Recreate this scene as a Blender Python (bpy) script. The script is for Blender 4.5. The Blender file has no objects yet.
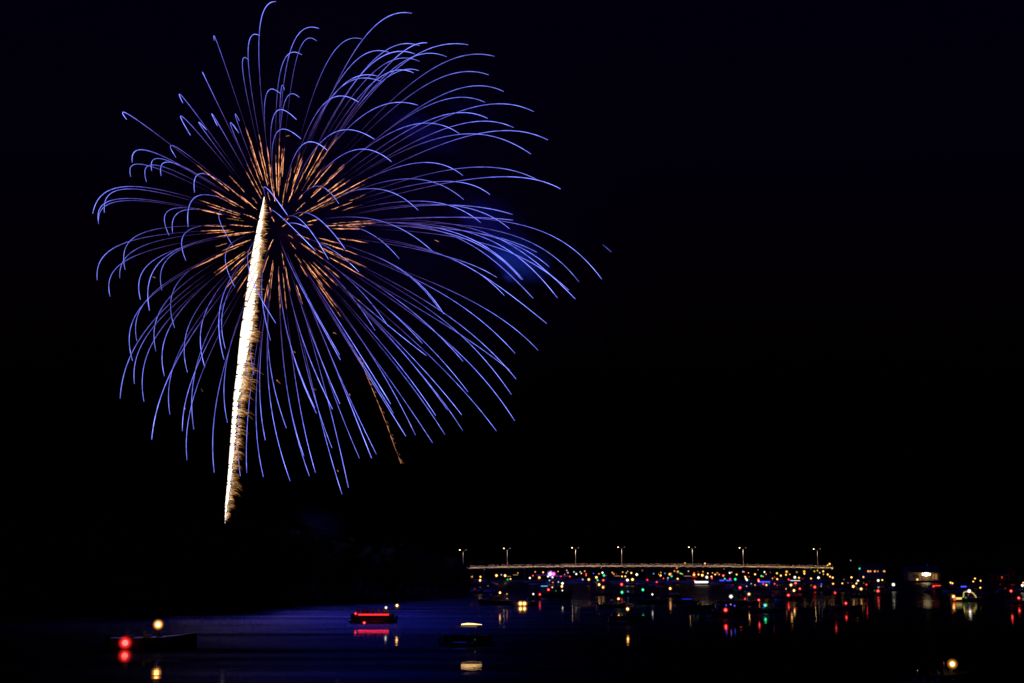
import bpy, bmesh, math, random
from mathutils import Vector, Matrix, noise
R = math.radians
rnd = random.Random(7)
sc = bpy.context.scene
col = sc.collection

# ------------------------------------------------------------------ camera
CAM_H, FPX, HORIZON = 11.0, 1024*50/36, 560.0
PITCH = math.atan((HORIZON-341.5)/FPX)
cam = bpy.data.objects.new('camera', bpy.data.cameras.new('camera'))
cam.data.lens = 50; cam.data.sensor_width = 36; cam.data.clip_start = .5; cam.data.clip_end = 20000
cam.location = (0, 0, CAM_H); cam.rotation_euler = (R(90)+PITCH, 0, 0)
col.objects.link(cam); sc.camera = cam

# ------------------------------------------------------------------ night sky, added faint fill light, exposure
world = bpy.data.worlds.new('World'); sc.world = world; world.use_nodes = True
wn = world.node_tree
sky = wn.nodes.new('ShaderNodeTexSky'); sky.sky_type = 'NISHITA'; sky.sun_disc = False
SUN_EL, SUN_ROT = R(-3.0), R(180)
sky.sun_elevation = SUN_EL; sky.sun_rotation = SUN_ROT; sky.altitude = 0
sky.air_density = 1.0; sky.dust_density = 0.0; sky.ozone_density = 8.0
bg = wn.nodes['Background']; bg.inputs['Strength'].default_value = SKY_STRENGTH = 0.075
wn.links.new(sky.outputs[0], bg.inputs['Color'])
fill = bpy.data.objects.new('moonlight', bpy.data.lights.new('moonlight', 'SUN'))  # added faint fill that gives the silhouettes some shape
fill.data.energy = 0.0015; fill.data.angle = R(.5); fill.data.color = (.8, .88, 1)
fill.rotation_euler = (R(55), 0, R(-30)); col.objects.link(fill)
sc.view_settings.view_transform = 'Standard'; sc.view_settings.look = 'None'
sc.view_settings.gamma = 1; sc.view_settings.exposure = 0; sc.view_settings.use_curve_mapping = False
sc.cycles.use_denoising = True
sc.cycles.sample_clamp_indirect = 4.0
sc.cycles.max_bounces = 6; sc.cycles.glossy_bounces = 3; sc.cycles.diffuse_bounces = 2
sc.cycles.transparent_max_bounces = 24; sc.cycles.volume_bounces = 0
sc.cycles.caustics_reflective = False; sc.cycles.caustics_refractive = False

# lamps seen on the water: column, row, colour letter, size
LIGHT_TEXT = '''
466 575.6 t 1.3
471.6 576.6 a 2.4
480.5 576.8 a 2
480.1 580.3 a 2.3
484.4 569.5 t 1.3
488 585.8 t 1.5
480.2 587.3 t 1.1
474.8 588.9 d 1.7
496.5 575.5 a 2.4
501.4 574.8 s 1.6
505.1 575.6 a 2.4
517.8 572.9 o 1.5
507.7 579.5 G 2.6
510.5 579 a 1.7
529.9 578 w 2
532.9 575.6 r 1.8
535.2 571.9 o 1.8
539.3 577.6 a 2.2
533.3 594.1 w 2
539.8 594.4 r 2.3
543.1 572.3 a 1.8
550.2 574 V 4.6
553.6 574 m 3.8
548 576.4 w 2
552.5 577.3 w 2
551 571.6 m 1.6
549.5 580.4 s 1.7
556.8 576 t 1.6
558 571.5 o 1.5
560.9 576.3 r 1.7
564.6 574.5 o 1.2
566.8 570.4 o 1.6
567.9 572.7 s 1.8
569.9 576.6 r 1.9
574 571.9 s 1.8
576.3 574 w 2
580.2 571.9 s 1.6
581.4 573.4 a 1.3
584.7 571.2 o 1.8
586.1 574 r 1.8
586.1 575.6 o 1.4
593.5 573.4 b 1.5
599 573.8 o 1.8
602.5 572.7 w 2.1
604 575.4 g 2.2
606.4 575.5 d 1.2
596.4 577.4 a 2.4
597.6 580.2 g 2
603.3 580.2 r 2.3
599.1 584.6 a 2.5
596.4 583 t 1.4
603.1 587.3 a 2.2
600.9 567.9 t 1.5
588.8 579.5 a 2.2
582.7 579.5 s 1.9
558.4 582 s 1.7
562.5 583.4 w 2.3
561.9 586.4 a 2.4
562.4 590.5 w 1.5
555.9 590.9 G 1.7
548.4 589.7 r 2.7
552.3 587.3 a 1.7
552.9 582.4 o 1.5
611.5 600 t 1.3
618.5 598.8 a 2.4
612.3 572.5 o 1.8
613.8 574 o 1.8
616.6 574 d 1.3
621.6 584.4 r 2.9
622 592.3 g 2.7
628 591.5 c 1.9
627.4 580.1 w 2.6
632.5 579.5 a 2.6
622 576.4 a 1.8
625.3 576.4 a 1.8
622.7 572.1 o 1.8
626.3 572.9 s 1.6
631.3 572.9 a 2
627.7 571.3 o 1.4
636.8 574.5 w 2.2
642.3 570.5 t 1.8
647.3 579.9 r 2.1
656.7 582.1 r 2.1
663.5 578.5 r 1.6
653.6 573.7 c 1.8
660.9 572.5 o 1.4
660.6 575.5 a 2.1
658.7 574.3 o 1.2
665 573.4 c 1.6
669.8 574.2 a 2.2
671.2 573.6 r 1.7
671.6 576.2 g 2.1
668 578 s 1.8
667.7 580 b 1.5
674.5 571 o 1.8
676.8 567.9 o 1.9
677.8 571.7 o 2.2
680.5 573.4 g 1.7
682.3 574 o 1.7
677.7 578.8 a 2.1
688.4 571.2 o 1.7
694.2 572.9 r 1.7
694 574.8 a 2.2
698.5 574.5 a 2
698 571.7 d 1.5
694.6 581 r 2.5
642.9 589.8 g 2.5
652.4 594.4 w 1.9
670.2 588.5 a 2.5
627.6 609 a 3.1
698 603.5 G 1.2
703 571.7 o 1.7
702.3 575.2 a 2.5
706.8 577.2 w 2.6
707.8 573.3 a 1.6
711.5 576.6 a 1.9
711.9 578.4 r 1.9
712.5 572.9 o 1.5
715.2 574.5 a 1.7
717.2 572.9 o 1.6
719.1 574.5 o 1.8
723.3 575.6 r 2.4
724 568.9 t 1.5
729.7 572.9 w 1.9
731.6 572.3 o 1.6
724.8 578.8 g 1.8
730 578.8 r 1.9
735.3 579.3 g 2.2
736.7 574.5 a 1.7
735.6 574.6 G 1.4
743 571.6 s 1.8
744.1 571.9 r 1.6
745.3 576.8 a 1.9
746 578.6 w 2
746.9 580 w 2.1
749 576.8 d 1.8
748.4 572.9 o 1.4
755 574.3 a 2
751.2 583.7 s 1.4
746.6 586.2 s 1.4
755 585 o 1.8
740 587.7 r 3
749 594.1 a 2.6
745 598.8 r 2.1
758.8 600 r 2.4
765.2 605.2 g 3.1
731 596.5 w 3.3
730.7 604.4 v 1.8
726.2 605.3 b 1.8
734.6 605.7 b 2
725.6 610 r 3.9
732.8 585 d 1.5
761.3 576 g 1.9
763 576.4 o 1.6
764.5 572 w 1.7
766 574.2 o 1.6
770.3 572.3 d 1.6
758 569.8 t 1.6
758.4 579.8 r 2.3
758.6 581 a 1.8
763.3 584 r 2
766.4 585 a 2.1
769.5 583.8 G 1.3
774.6 583.8 r 1.9
777.2 585.4 t 1.5
777.2 579.1 a 2
772.5 578.4 o 1.7
774.6 577.2 d 1.9
777 573.3 y 2.1
773 595.5 D 1.3
780.8 575.6 a 2
786.6 571.7 Y 2.6
786 574.7 a 1.9
789.8 574.3 o 1.7
796.8 572.1 t 2.3
804.2 571.5 Y 2.6
804.4 573.6 a 1.9
794.8 577.3 w 2.3
799 577.8 a 1.9
788.6 579.5 r 2
802.5 578.5 d 1.5
811 578.5 a 1.9
795.6 583 r 2.3
791 585 a 2.6
786 588.8 o 1.7
794 590.5 a 2.5
799.8 588.7 r 2.3
788.4 595.2 r 2.9
814.8 587 r 2.8
811 585.4 t 1.5
818.5 577.8 w 2.2
814.4 571.3 Y 2
817.5 570.5 Y 2
823.2 571.3 y 2.1
819.8 572.7 s 1.5
823.4 574.2 o 1.7
827.7 574.5 a 2
830 576.6 a 1.9
832.7 577.6 a 2.1
833.1 583.7 a 2
835.1 592.8 r 2.2
821.4 584 b 1.8
821.2 586.2 s 1.4
845.9 603.2 r 2.7
851.5 577.3 a 2.1
858 580.7 w 2
856.4 583.4 a 2
853.3 586.4 a 2.7
842.3 583.4 a 1.7
843.9 579.5 t 1.5
848 582.9 t 1.6
863.4 577 a 1.9
861.1 588.9 a 2.6
866.4 584.6 r 2
863.7 583.2 t 1.4
878.3 580.5 w 2.2
882.3 580 a 1.8
893.4 584.6 w 2.9
878 591 r 3.1
878.5 587.3 s 1.4
874.5 590.5 G 1.6
933.6 586.2 r 2.2
950.6 582.6 a 2
952.4 583.3 a 1.9
975 578.5 a 1.9
973.3 581.5 a 1.7
980.6 580.7 a 1.8
980.3 587.7 a 1.9
1005.3 588.3 d 1.5
1011 591 r 2.8
1018.8 598 r 2.8
1022.4 585.4 w 2.5
1023.3 582.7 a 1.7
917.5 670.5 s 1.1
'''
STRIP_TEXT = '''
506.5 511 576.4 t .8
513 518 574.9 t .9
541 547.6 586.1 c 1.3
614.5 620 576 t .9
684 691 576.1 t .9
691.5 697 577 d 1
694.8 708 582.1 w 2
719.5 724.2 580.4 b 1.5
726.2 731.5 580.4 b 1.4
758.6 770 581.8 b 1.6
790 800 580.6 s 1
682 692 599 B 1
935 940.6 585.6 r 1
554 569 576 P .9
536 547 575 P .8
960.8 966.4 586.6 b 1.7
'''  # the two P strips are added to stand for violet glow haze
# the burst's stars: launch velocity (3), burning time, drag, wind, sink
TRAILS = [
(-28.79,-115.91,242.26,0.926,2.747,22.62,-25.49),
(-32.76,-142.69,198.15,0.976,2.686,19.07,-28.00),
(-68.29,21.79,239.45,0.986,2.715,15.53,-29.46),
(-65.09,-103.72,219.02,1.035,2.713,8.95,-31.55),
(-112.34,19.59,222.77,0.996,2.719,15.08,-29.81),
(10.26,-117.02,212.10,0.999,2.670,22.07,-26.93),
(7.77,-4.36,254.60,1.006,2.760,13.69,-29.28),
(13.49,-182.12,167.72,0.983,2.697,17.93,-28.57),
(-20.58,87.31,237.92,0.963,2.812,4.22,-30.65),
(3.35,-217.09,120.15,0.971,2.698,17.23,-28.66),
(-26.33,103.73,224.88,0.958,2.706,15.29,-29.16),
(14.43,-232.61,95.63,1.036,2.703,18.52,-28.68),
(17.34,-237.84,72.20,1.013,2.671,20.35,-27.35),
(48.66,-234.51,62.21,0.942,2.670,16.88,-28.52),
(-47.52,-229.46,95.34,1.040,2.734,15.96,-29.68),
(-91.80,111.30,204.40,0.990,2.717,14.37,-30.00),
(-29.68,-234.76,83.02,1.006,2.721,17.37,-28.67),
(-67.54,-229.26,83.14,1.008,2.770,21.33,-25.15),
(-206.52,-5.87,165.14,1.078,2.828,22.17,-23.10),
(-86.19,-205.04,121.53,1.042,2.736,17.48,-28.74),
(-81.46,-230.29,92.49,1.161,2.762,19.13,-28.26),
(-174.58,101.69,159.09,1.084,2.764,20.77,-25.72),
(-123.26,-206.99,64.62,0.980,2.720,16.49,-28.87),
(-184.82,92.20,142.15,0.995,2.733,16.25,-28.99),
(-175.95,106.25,142.46,1.003,2.731,15.10,-29.88),
(-208.13,72.65,128.07,1.013,2.768,18.39,-26.61),
(-195.04,93.97,134.80,1.061,2.759,17.30,-28.72),
(-51.33,-239.92,30.13,0.971,2.634,12.81,-31.32),
(-147.73,-190.43,31.17,1.008,2.677,11.49,-32.62),
(-224.52,61.45,94.20,1.050,2.730,16.12,-30.06),
(-234.76,62.58,77.05,1.022,2.769,17.09,-27.85),
(-236.54,60.38,79.56,1.039,2.790,17.30,-27.45),
(-190.23,150.53,88.01,1.091,2.798,19.46,-26.65),
(-171.78,156.34,87.65,0.972,2.697,15.32,-29.74),
(-54.72,-243.57,7.39,1.017,2.706,11.15,-31.96),
(-136.35,195.80,98.43,1.197,2.893,19.75,-27.98),
(-240.12,82.96,22.35,1.033,2.781,16.88,-28.11),
(-222.69,116.93,46.19,1.084,2.795,17.14,-28.86),
(-223.78,117.23,24.21,0.973,2.746,17.26,-26.87),
(-240.06,105.78,3.98,1.058,2.842,18.50,-24.77),
(-211.20,143.62,12.27,1.058,2.743,18.56,-27.11),
(-101.64,-222.44,-59.19,1.050,2.734,16.61,-29.85),
(-191.63,164.76,24.55,1.016,2.768,17.50,-27.63),
(-173.73,176.66,62.81,1.055,2.793,18.83,-26.98),
(-123.71,-166.48,-123.29,0.969,2.536,15.35,-33.32),
(-207.24,125.38,-90.75,0.997,2.788,16.89,-26.18),
(-196.59,120.84,-93.37,1.084,2.817,16.08,-30.68),
(-222.73,126.69,-51.27,1.127,2.923,17.40,-28.16),
(-212.77,138.57,-39.28,1.026,2.757,18.91,-25.94),
(-195.45,157.02,-42.90,1.040,2.778,17.79,-27.86),
(-185.10,176.53,-9.33,1.088,2.860,17.49,-28.08),
(-186.82,159.58,-72.72,1.038,2.794,18.02,-26.99),
(-165.48,180.63,-65.63,1.027,2.792,17.79,-27.46),
(-148.99,195.13,-51.83,1.054,2.807,17.03,-29.36),
(-35.10,-224.23,-104.64,1.002,2.704,16.00,-29.72),
(-124.32,215.81,-35.19,0.978,2.702,16.68,-28.40),
(-97.63,-149.76,-168.35,0.882,2.474,15.02,-30.39),
(-169.85,145.26,-113.17,1.012,2.729,16.91,-29.07),
(-147.58,154.36,-147.61,0.881,2.633,14.19,-25.21),
(-139.57,125.78,-171.53,0.958,2.696,15.13,-27.48),
(-66.37,-180.07,-158.64,0.986,2.674,16.07,-29.72),
(-48.40,-147.04,-193.20,0.935,2.534,15.22,-29.15),
(-112.56,190.14,-122.71,0.966,2.686,16.15,-28.24),
(-82.08,156.10,-180.96,0.925,2.501,14.34,-27.46),
(-68.43,162.09,-185.35,0.828,2.428,10.59,-28.14),
(-64.01,161.81,-184.00,0.953,2.657,15.40,-28.46),
(-64.74,198.12,-141.06,0.916,2.566,14.11,-29.26),
(4.20,-154.04,-186.79,1.105,2.793,16.49,-32.23),
(10.63,-192.44,-159.98,1.004,2.728,16.69,-29.04),
(-28.41,194.66,-156.10,0.983,2.691,16.04,-29.07),
(26.34,-151.44,-197.94,0.992,2.708,16.31,-29.12),
(-6.91,180.74,-174.98,0.942,2.611,13.38,-29.80),
(26.83,151.28,-198.78,0.957,2.641,12.50,-30.20),
(2.82,204.42,-145.84,0.977,2.677,15.28,-29.43),
(74.20,-127.82,-193.10,1.087,2.754,6.39,-31.56),
(34.84,191.73,-157.86,0.987,2.696,15.20,-29.62),
(86.98,-152.09,-178.59,1.006,2.732,12.35,-30.86),
(50.68,191.37,-153.50,0.999,2.719,16.43,-29.15),
(105.94,-155.66,-165.33,1.002,2.727,18.02,-28.17),
(123.07,-152.06,-154.23,1.062,2.811,12.87,-31.18),
(112.48,171.80,-144.06,0.994,2.715,17.24,-28.58),
(129.21,169.80,-133.94,1.004,2.740,15.71,-29.16),
(117.06,193.88,-112.36,0.991,2.721,16.11,-28.58),
(151.12,155.00,-128.78,1.028,2.782,14.84,-29.76),
(142.91,170.90,-115.49,0.973,2.670,17.93,-27.95),
(186.91,-71.70,-151.30,1.003,2.729,16.23,-29.15),
(201.62,-51.79,-121.88,1.137,2.835,15.40,-32.43),
(202.73,-97.34,-103.96,1.169,3.061,17.82,-31.96),
(95.88,-184.58,-139.39,1.001,2.720,17.47,-28.59),
(162.64,-145.12,-124.48,0.996,2.721,16.38,-28.96),
(144.22,-149.20,-140.99,0.995,2.718,16.74,-28.82),
(97.22,-177.54,-147.56,1.000,2.721,17.82,-28.29),
(219.01,-96.36,-27.78,1.411,3.855,29.76,-25.54),
(233.39,92.55,-52.97,1.016,2.783,15.03,-28.20),
(192.90,-124.04,-77.67,1.041,2.647,18.08,-31.38),
(196.97,144.52,-86.43,0.891,2.591,19.23,-21.52),
(198.46,-102.76,-98.08,1.062,2.751,17.75,-30.82),
(157.16,-166.00,-103.10,0.971,2.664,17.14,-28.30),
(194.61,158.41,23.87,1.044,2.802,15.70,-29.60),
(204.87,-125.83,-0.46,1.381,3.326,23.42,-28.23),
(222.57,-69.42,10.87,1.357,2.885,18.41,-31.11),
(239.93,-22.43,28.35,1.508,3.376,24.92,-27.63),
(243.89,-15.27,5.88,1.118,2.855,21.59,-30.60),
(299.64,-23.68,33.55,1.265,3.091,15.54,-30.84),
(268.27,-14.79,23.24,1.203,2.896,14.36,-30.93),
(240.17,66.99,34.99,1.025,2.757,16.11,-29.33),
(228.05,96.17,38.43,0.868,2.526,16.77,-27.09),
(202.96,177.69,17.50,0.868,2.720,11.79,-19.68),
(218.11,-136.73,-11.27,1.098,2.909,13.89,-29.29),
(214.55,-136.97,-4.50,1.102,2.956,17.11,-31.80),
(198.72,126.73,88.23,1.013,2.745,16.24,-29.11),
(203.66,-139.07,13.06,0.791,2.380,17.01,-26.32),
(207.75,127.13,56.86,0.652,2.014,16.49,-20.90),
(167.23,158.71,101.08,1.002,2.737,16.24,-28.88),
(163.21,-188.37,39.77,1.002,2.785,15.57,-28.65),
(149.21,138.59,150.56,1.004,2.748,15.54,-28.89),
(128.82,-216.16,20.49,0.967,2.760,14.30,-28.81),
(192.95,134.02,122.47,0.974,2.817,11.38,-25.83),
(100.94,-219.79,62.19,0.979,2.754,16.47,-28.47),
(263.16,-25.47,83.88,0.955,2.767,12.59,-25.85),
(219.99,-71.92,82.85,0.955,2.647,18.81,-29.49),
(189.24,-50.91,130.68,1.159,2.754,24.73,-29.38),
(230.42,-48.05,132.50,0.996,2.686,18.18,-29.47),
(205.28,-44.37,143.89,0.965,2.704,15.98,-28.58),
(176.50,21.94,174.92,0.975,2.699,16.59,-28.87),
(212.05,-58.45,158.99,1.021,2.686,19.48,-29.72),
(151.99,-169.14,103.95,1.012,2.721,17.12,-29.15),
(175.31,-73.64,160.65,0.978,2.700,16.82,-28.91),
(190.12,-60.20,178.89,1.008,2.716,17.34,-29.22),
(169.21,-66.54,187.70,0.986,2.654,20.28,-29.00),
(169.01,-76.90,198.53,0.987,2.607,22.21,-28.93),
(130.63,-85.03,197.36,1.011,2.555,27.99,-25.75),
(129.73,-73.40,206.59,1.014,2.695,19.70,-28.67),
(93.08,-92.70,233.86,0.992,2.626,22.20,-27.79),
(61.02,-127.23,200.00,0.950,2.673,18.25,-28.43),
(83.02,-138.39,181.91,0.972,2.651,19.64,-28.49),
(103.37,-75.71,213.28,0.992,2.664,20.51,-28.49),
(136.38,-68.82,219.01,0.877,2.717,11.01,-27.44),
(99.30,-101.18,195.23,1.000,2.657,20.92,-28.38),
(110.94,-120.47,184.85,0.998,2.696,18.35,-28.85),
(110.07,19.48,221.43,0.925,2.673,15.64,-28.62),
(98.53,28.33,225.71,0.977,2.698,17.26,-28.86),
(70.51,-183.88,132.91,1.015,2.593,23.38,-26.65),
(74.27,-184.27,134.95,0.932,2.543,22.37,-28.29),
(64.46,-210.14,114.98,1.001,2.687,18.84,-28.43),
(103.92,-187.94,103.79,0.957,2.459,23.05,-28.17),
(72.35,-224.20,73.70,1.020,2.614,21.72,-27.54),
(8.47,212.93,139.18,0.999,2.803,12.87,-29.05),
(10.37,-252.63,11.81,1.063,2.725,18.70,-28.55),
(17.28,-253.51,-17.76,1.161,2.748,23.49,-25.25),
(63.84,-241.73,-16.51,1.001,2.726,16.31,-29.19),
(51.45,-233.37,-37.51,0.587,2.221,16.19,-19.88),
(52.27,-244.99,-21.31,1.033,2.760,14.89,-30.13),
(33.04,246.45,40.79,0.791,2.508,15.36,-25.38),
(37.11,-235.99,-70.52,1.266,3.254,20.06,-34.84),
(51.69,-224.91,-96.06,1.068,2.756,18.25,-29.40),
(-127.84,215.95,42.13,1.076,2.841,19.00,-27.16),
(10.86,-229.81,-96.09,0.930,2.647,13.66,-29.54),
(-11.59,-261.23,-73.25,1.113,3.081,21.47,-28.73),
(-91.92,221.76,-71.52,0.944,2.619,15.09,-29.33),
(-84.92,226.87,-65.52,0.917,2.574,14.35,-29.29),
(68.34,227.19,77.47,1.025,2.747,17.08,-29.36),
(131.35,-210.83,-16.44,0.980,2.677,18.10,-28.36),
(131.21,218.69,19.36,1.112,2.993,13.85,-29.38),
(121.80,219.58,22.50,1.080,2.887,14.95,-29.94),
(95.94,232.26,-33.06,0.933,2.600,18.27,-26.33),
(83.23,226.22,-56.77,1.062,2.838,25.23,-18.67),
(43.99,247.27,-4.65,1.004,2.735,15.21,-29.59),
(57.99,244.04,-1.15,1.003,2.734,16.09,-29.24),
(32.53,-199.66,-147.35,1.033,2.778,17.92,-28.58),
(31.86,-202.86,-142.72,1.033,2.772,17.77,-28.78),
(59.21,-199.71,-138.86,0.995,2.702,15.21,-29.84),
(46.61,-199.42,-143.47,1.029,2.760,17.79,-28.79)]
BURST_W, COMET_W = 5.5e5, 2.8e4
# ------------------------------------------------------------------ helpers
cP, sP = math.cos(PITCH), math.sin(PITCH)
def at(px, py, Y):                      # the point seen at a pixel, Y metres ahead
    a, b = (px-512)/FPX, (341.5-py)/FPX
    d = (a, cP-b*sP, sP+b*cP)
    return Vector((d[0]/d[1]*Y, Y, CAM_H+d[2]/d[1]*Y))
def water_Y(py):                        # how far ahead the water seen at row py lies
    b = (341.5-py)/FPX
    return -CAM_H/((sP+b*cP)/(cP-b*sP))
def tag(o, label=None, cat=None, group=None, kind=None):
    if label: o['label'] = label
    if cat: o['category'] = cat
    if group: o['group'] = group
    if kind: o['kind'] = kind
    return o
def empty(name, loc=(0, 0, 0), rz=0):
    o = bpy.data.objects.new(name, None); col.objects.link(o)
    o.empty_display_size = .3; o.location = loc; o.rotation_euler = (0, 0, rz); return o
def link(name, me, parent=None, loc=None):
    o = bpy.data.objects.new(name, me); col.objects.link(o)
    if parent is not None: o.parent = parent
    if loc is not None: o.location = loc
    return o

class MB:                               # collects shapes, builds ONE mesh object
    def __init__(s): s.v, s.f, s.a, s.g, s.sm = [], [], [], [], []
    def add(s, vs, fs, a=None, g=None, smooth=False):
        n = len(s.v); s.v += [tuple(p) for p in vs]
        s.f += [tuple(i+n for i in q) for q in fs]; s.sm += [smooth]*len(fs)
        s.a += a if a else [1.0]*len(vs); s.g += g if g else [1.0]*len(vs)
    def box(s, c, d, rz=0, taper=1.0):
        x, y, z = d[0]/2, d[1]/2, d[2]/2; vs = []
        for zz, t in ((-z, 1), (z, taper)):
            for xx, yy in ((-x, -y), (x, -y), (x, y), (-x, y)):
                p = Vector((xx*t, yy*t, zz)); p.rotate(Matrix.Rotation(rz, 3, 'Z')); vs.append(Vector(c)+p)
        s.add(vs, [(3, 2, 1, 0), (4, 5, 6, 7), (0, 1, 5, 4), (1, 2, 6, 5), (2, 3, 7, 6), (3, 0, 4, 7)])
    def tube(s, pts, rad, n=6, a=None, g=None, smooth=True):
        pts = [Vector(p) for p in pts]; k = len(pts)
        rad = rad if isinstance(rad, (list, tuple)) else [rad]*k
        vs, av, gv = [], [], []
        up = Vector((0, 0, 1))
        for i, p in enumerate(pts):
            t = (pts[min(i+1, k-1)]-pts[max(i-1, 0)])
            t = t.normalized() if t.length > 1e-9 else Vector((0, 0, 1))
            u = t.cross(up)
            if u.length < 1e-3: u = t.cross(Vector((0, 1, 0)))
            u.normalize(); w = t.cross(u)
            for j in range(n):
                q = 2*math.pi*j/n
                vs.append(p+(u*math.cos(q)+w*math.sin(q))*rad[i])
                av.append(a[i] if a else 1.0); gv.append(g[i] if isinstance(g, list) else (g if g is not None else 1.0))
        fs = [(i*n+j, i*n+(j+1) % n, (i+1)*n+(j+1) % n, (i+1)*n+j) for i in range(k-1) for j in range(n)]
        fs += [tuple(range(n-1, -1, -1)), tuple((k-1)*n+j for j in range(n))]
        s.add(vs, fs, av, gv, smooth)
    def loft(s, rings, close=True, cap=True, smooth=False):
        n = len(rings[0]); vs = [p for r in rings for p in r]; fs = []
        for i in range(len(rings)-1):
            for j in range(n if close else n-1):
                fs.append((i*n+j, i*n+(j+1) % n, (i+1)*n+(j+1) % n, (i+1)*n+j))
        if cap: fs += [tuple(range(n-1, -1, -1)), tuple((len(rings)-1)*n+j for j in range(n))]
        s.add(vs, fs, None, None, smooth)
    def ball(s, c, r, seg=10, rings=6, sq=1.0, g=1.0):
        vs = [Vector(c)+Vector((0, 0, r*sq))]
        for i in range(1, rings):
            th = math.pi*i/rings
            for j in range(seg):
                ph = 2*math.pi*j/seg
                vs.append(Vector(c)+Vector((r*math.sin(th)*math.cos(ph), r*math.sin(th)*math.sin(ph), r*sq*math.cos(th))))
        vs.append(Vector(c)-Vector((0, 0, r*sq))); fs = []
        for j in range(seg):
            fs.append((0, 1+j, 1+(j+1) % seg))
            for i in range(rings-2):
                a_, b_ = 1+i*seg, 1+(i+1)*seg
                fs.append((a_+j, b_+j, b_+(j+1) % seg, a_+(j+1) % seg))
            a_ = 1+(rings-2)*seg; fs.append((a_+j, len(vs)-1, a_+(j+1) % seg))
        s.add(vs, fs, None, [g]*len(vs), True)
    def mesh(s, name, mat, attrs=False):
        me = bpy.data.meshes.new(name); me.from_pydata(s.v, [], s.f)
        me.polygons.foreach_set('use_smooth', s.sm)
        if attrs:
            for nm, d in (('burn', s.a), ('glow', s.g)):
                at_ = me.attributes.new(nm, 'FLOAT', 'POINT'); at_.data.foreach_set('value', d)
        me.materials.append(mat); me.update(); return me
    def build(s, name, mat, parent=None, attrs=False, loc=None):
        return link(name, s.mesh(name, mat, attrs), parent, loc)

# ------------------------------------------------------------------ materials
def mat(name, base=(.3, .3, .3), rough=.6, metal=0.0, var=.25, scale=2.0, bump=0.0, spec=.5):
    m = bpy.data.materials.new(name); m.use_nodes = True; nt = m.node_tree; b = nt.nodes['Principled BSDF']
    tc = nt.nodes.new('ShaderNodeTexCoord'); nz = nt.nodes.new('ShaderNodeTexNoise')
    nz.inputs['Scale'].default_value = scale; nz.inputs['Detail'].default_value = 5
    nt.links.new(tc.outputs['Object'], nz.inputs['Vector'])
    cr = nt.nodes.new('ShaderNodeValToRGB')
    cr.color_ramp.elements[0].position = .3; cr.color_ramp.elements[1].position = .7
    cr.color_ramp.elements[0].color = (*[c*(1-var) for c in base], 1)
    cr.color_ramp.elements[1].color = (*[min(1, c*(1+var)) for c in base], 1)
    nt.links.new(nz.outputs['Fac'], cr.inputs['Fac']); nt.links.new(cr.outputs['Color'], b.inputs['Base Color'])
    b.inputs['Roughness'].default_value = rough; b.inputs['Metallic'].default_value = metal
    b.inputs['Specular IOR Level'].default_value = spec
    if bump:
        bp = nt.nodes.new('ShaderNodeBump'); bp.inputs['Strength'].default_value = bump
        nt.links.new(nz.outputs['Fac'], bp.inputs['Height']); nt.links.new(bp.outputs['Normal'], b.inputs['Normal'])
    return m
def emit(name, colour, strength, clear=0.0, sample=True):
    m = bpy.data.materials.new(name); m.use_nodes = True; nt = m.node_tree; nt.nodes.clear()
    out = nt.nodes.new('ShaderNodeOutputMaterial'); e = nt.nodes.new('ShaderNodeEmission')
    e.inputs['Color'].default_value = (*colour, 1); e.inputs['Strength'].default_value = strength
    if clear:
        t = nt.nodes.new('ShaderNodeBsdfTransparent'); mx = nt.nodes.new('ShaderNodeMixShader')
        mx.inputs[0].default_value = 1-clear
        nt.links.new(t.outputs[0], mx.inputs[1]); nt.links.new(e.outputs[0], mx.inputs[2]); nt.links.new(mx.outputs[0], out.inputs['Surface'])
    else: nt.links.new(e.outputs[0], out.inputs['Surface'])
    if not sample: m.cycles.emission_sampling = 'NONE'
    return m
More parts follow.
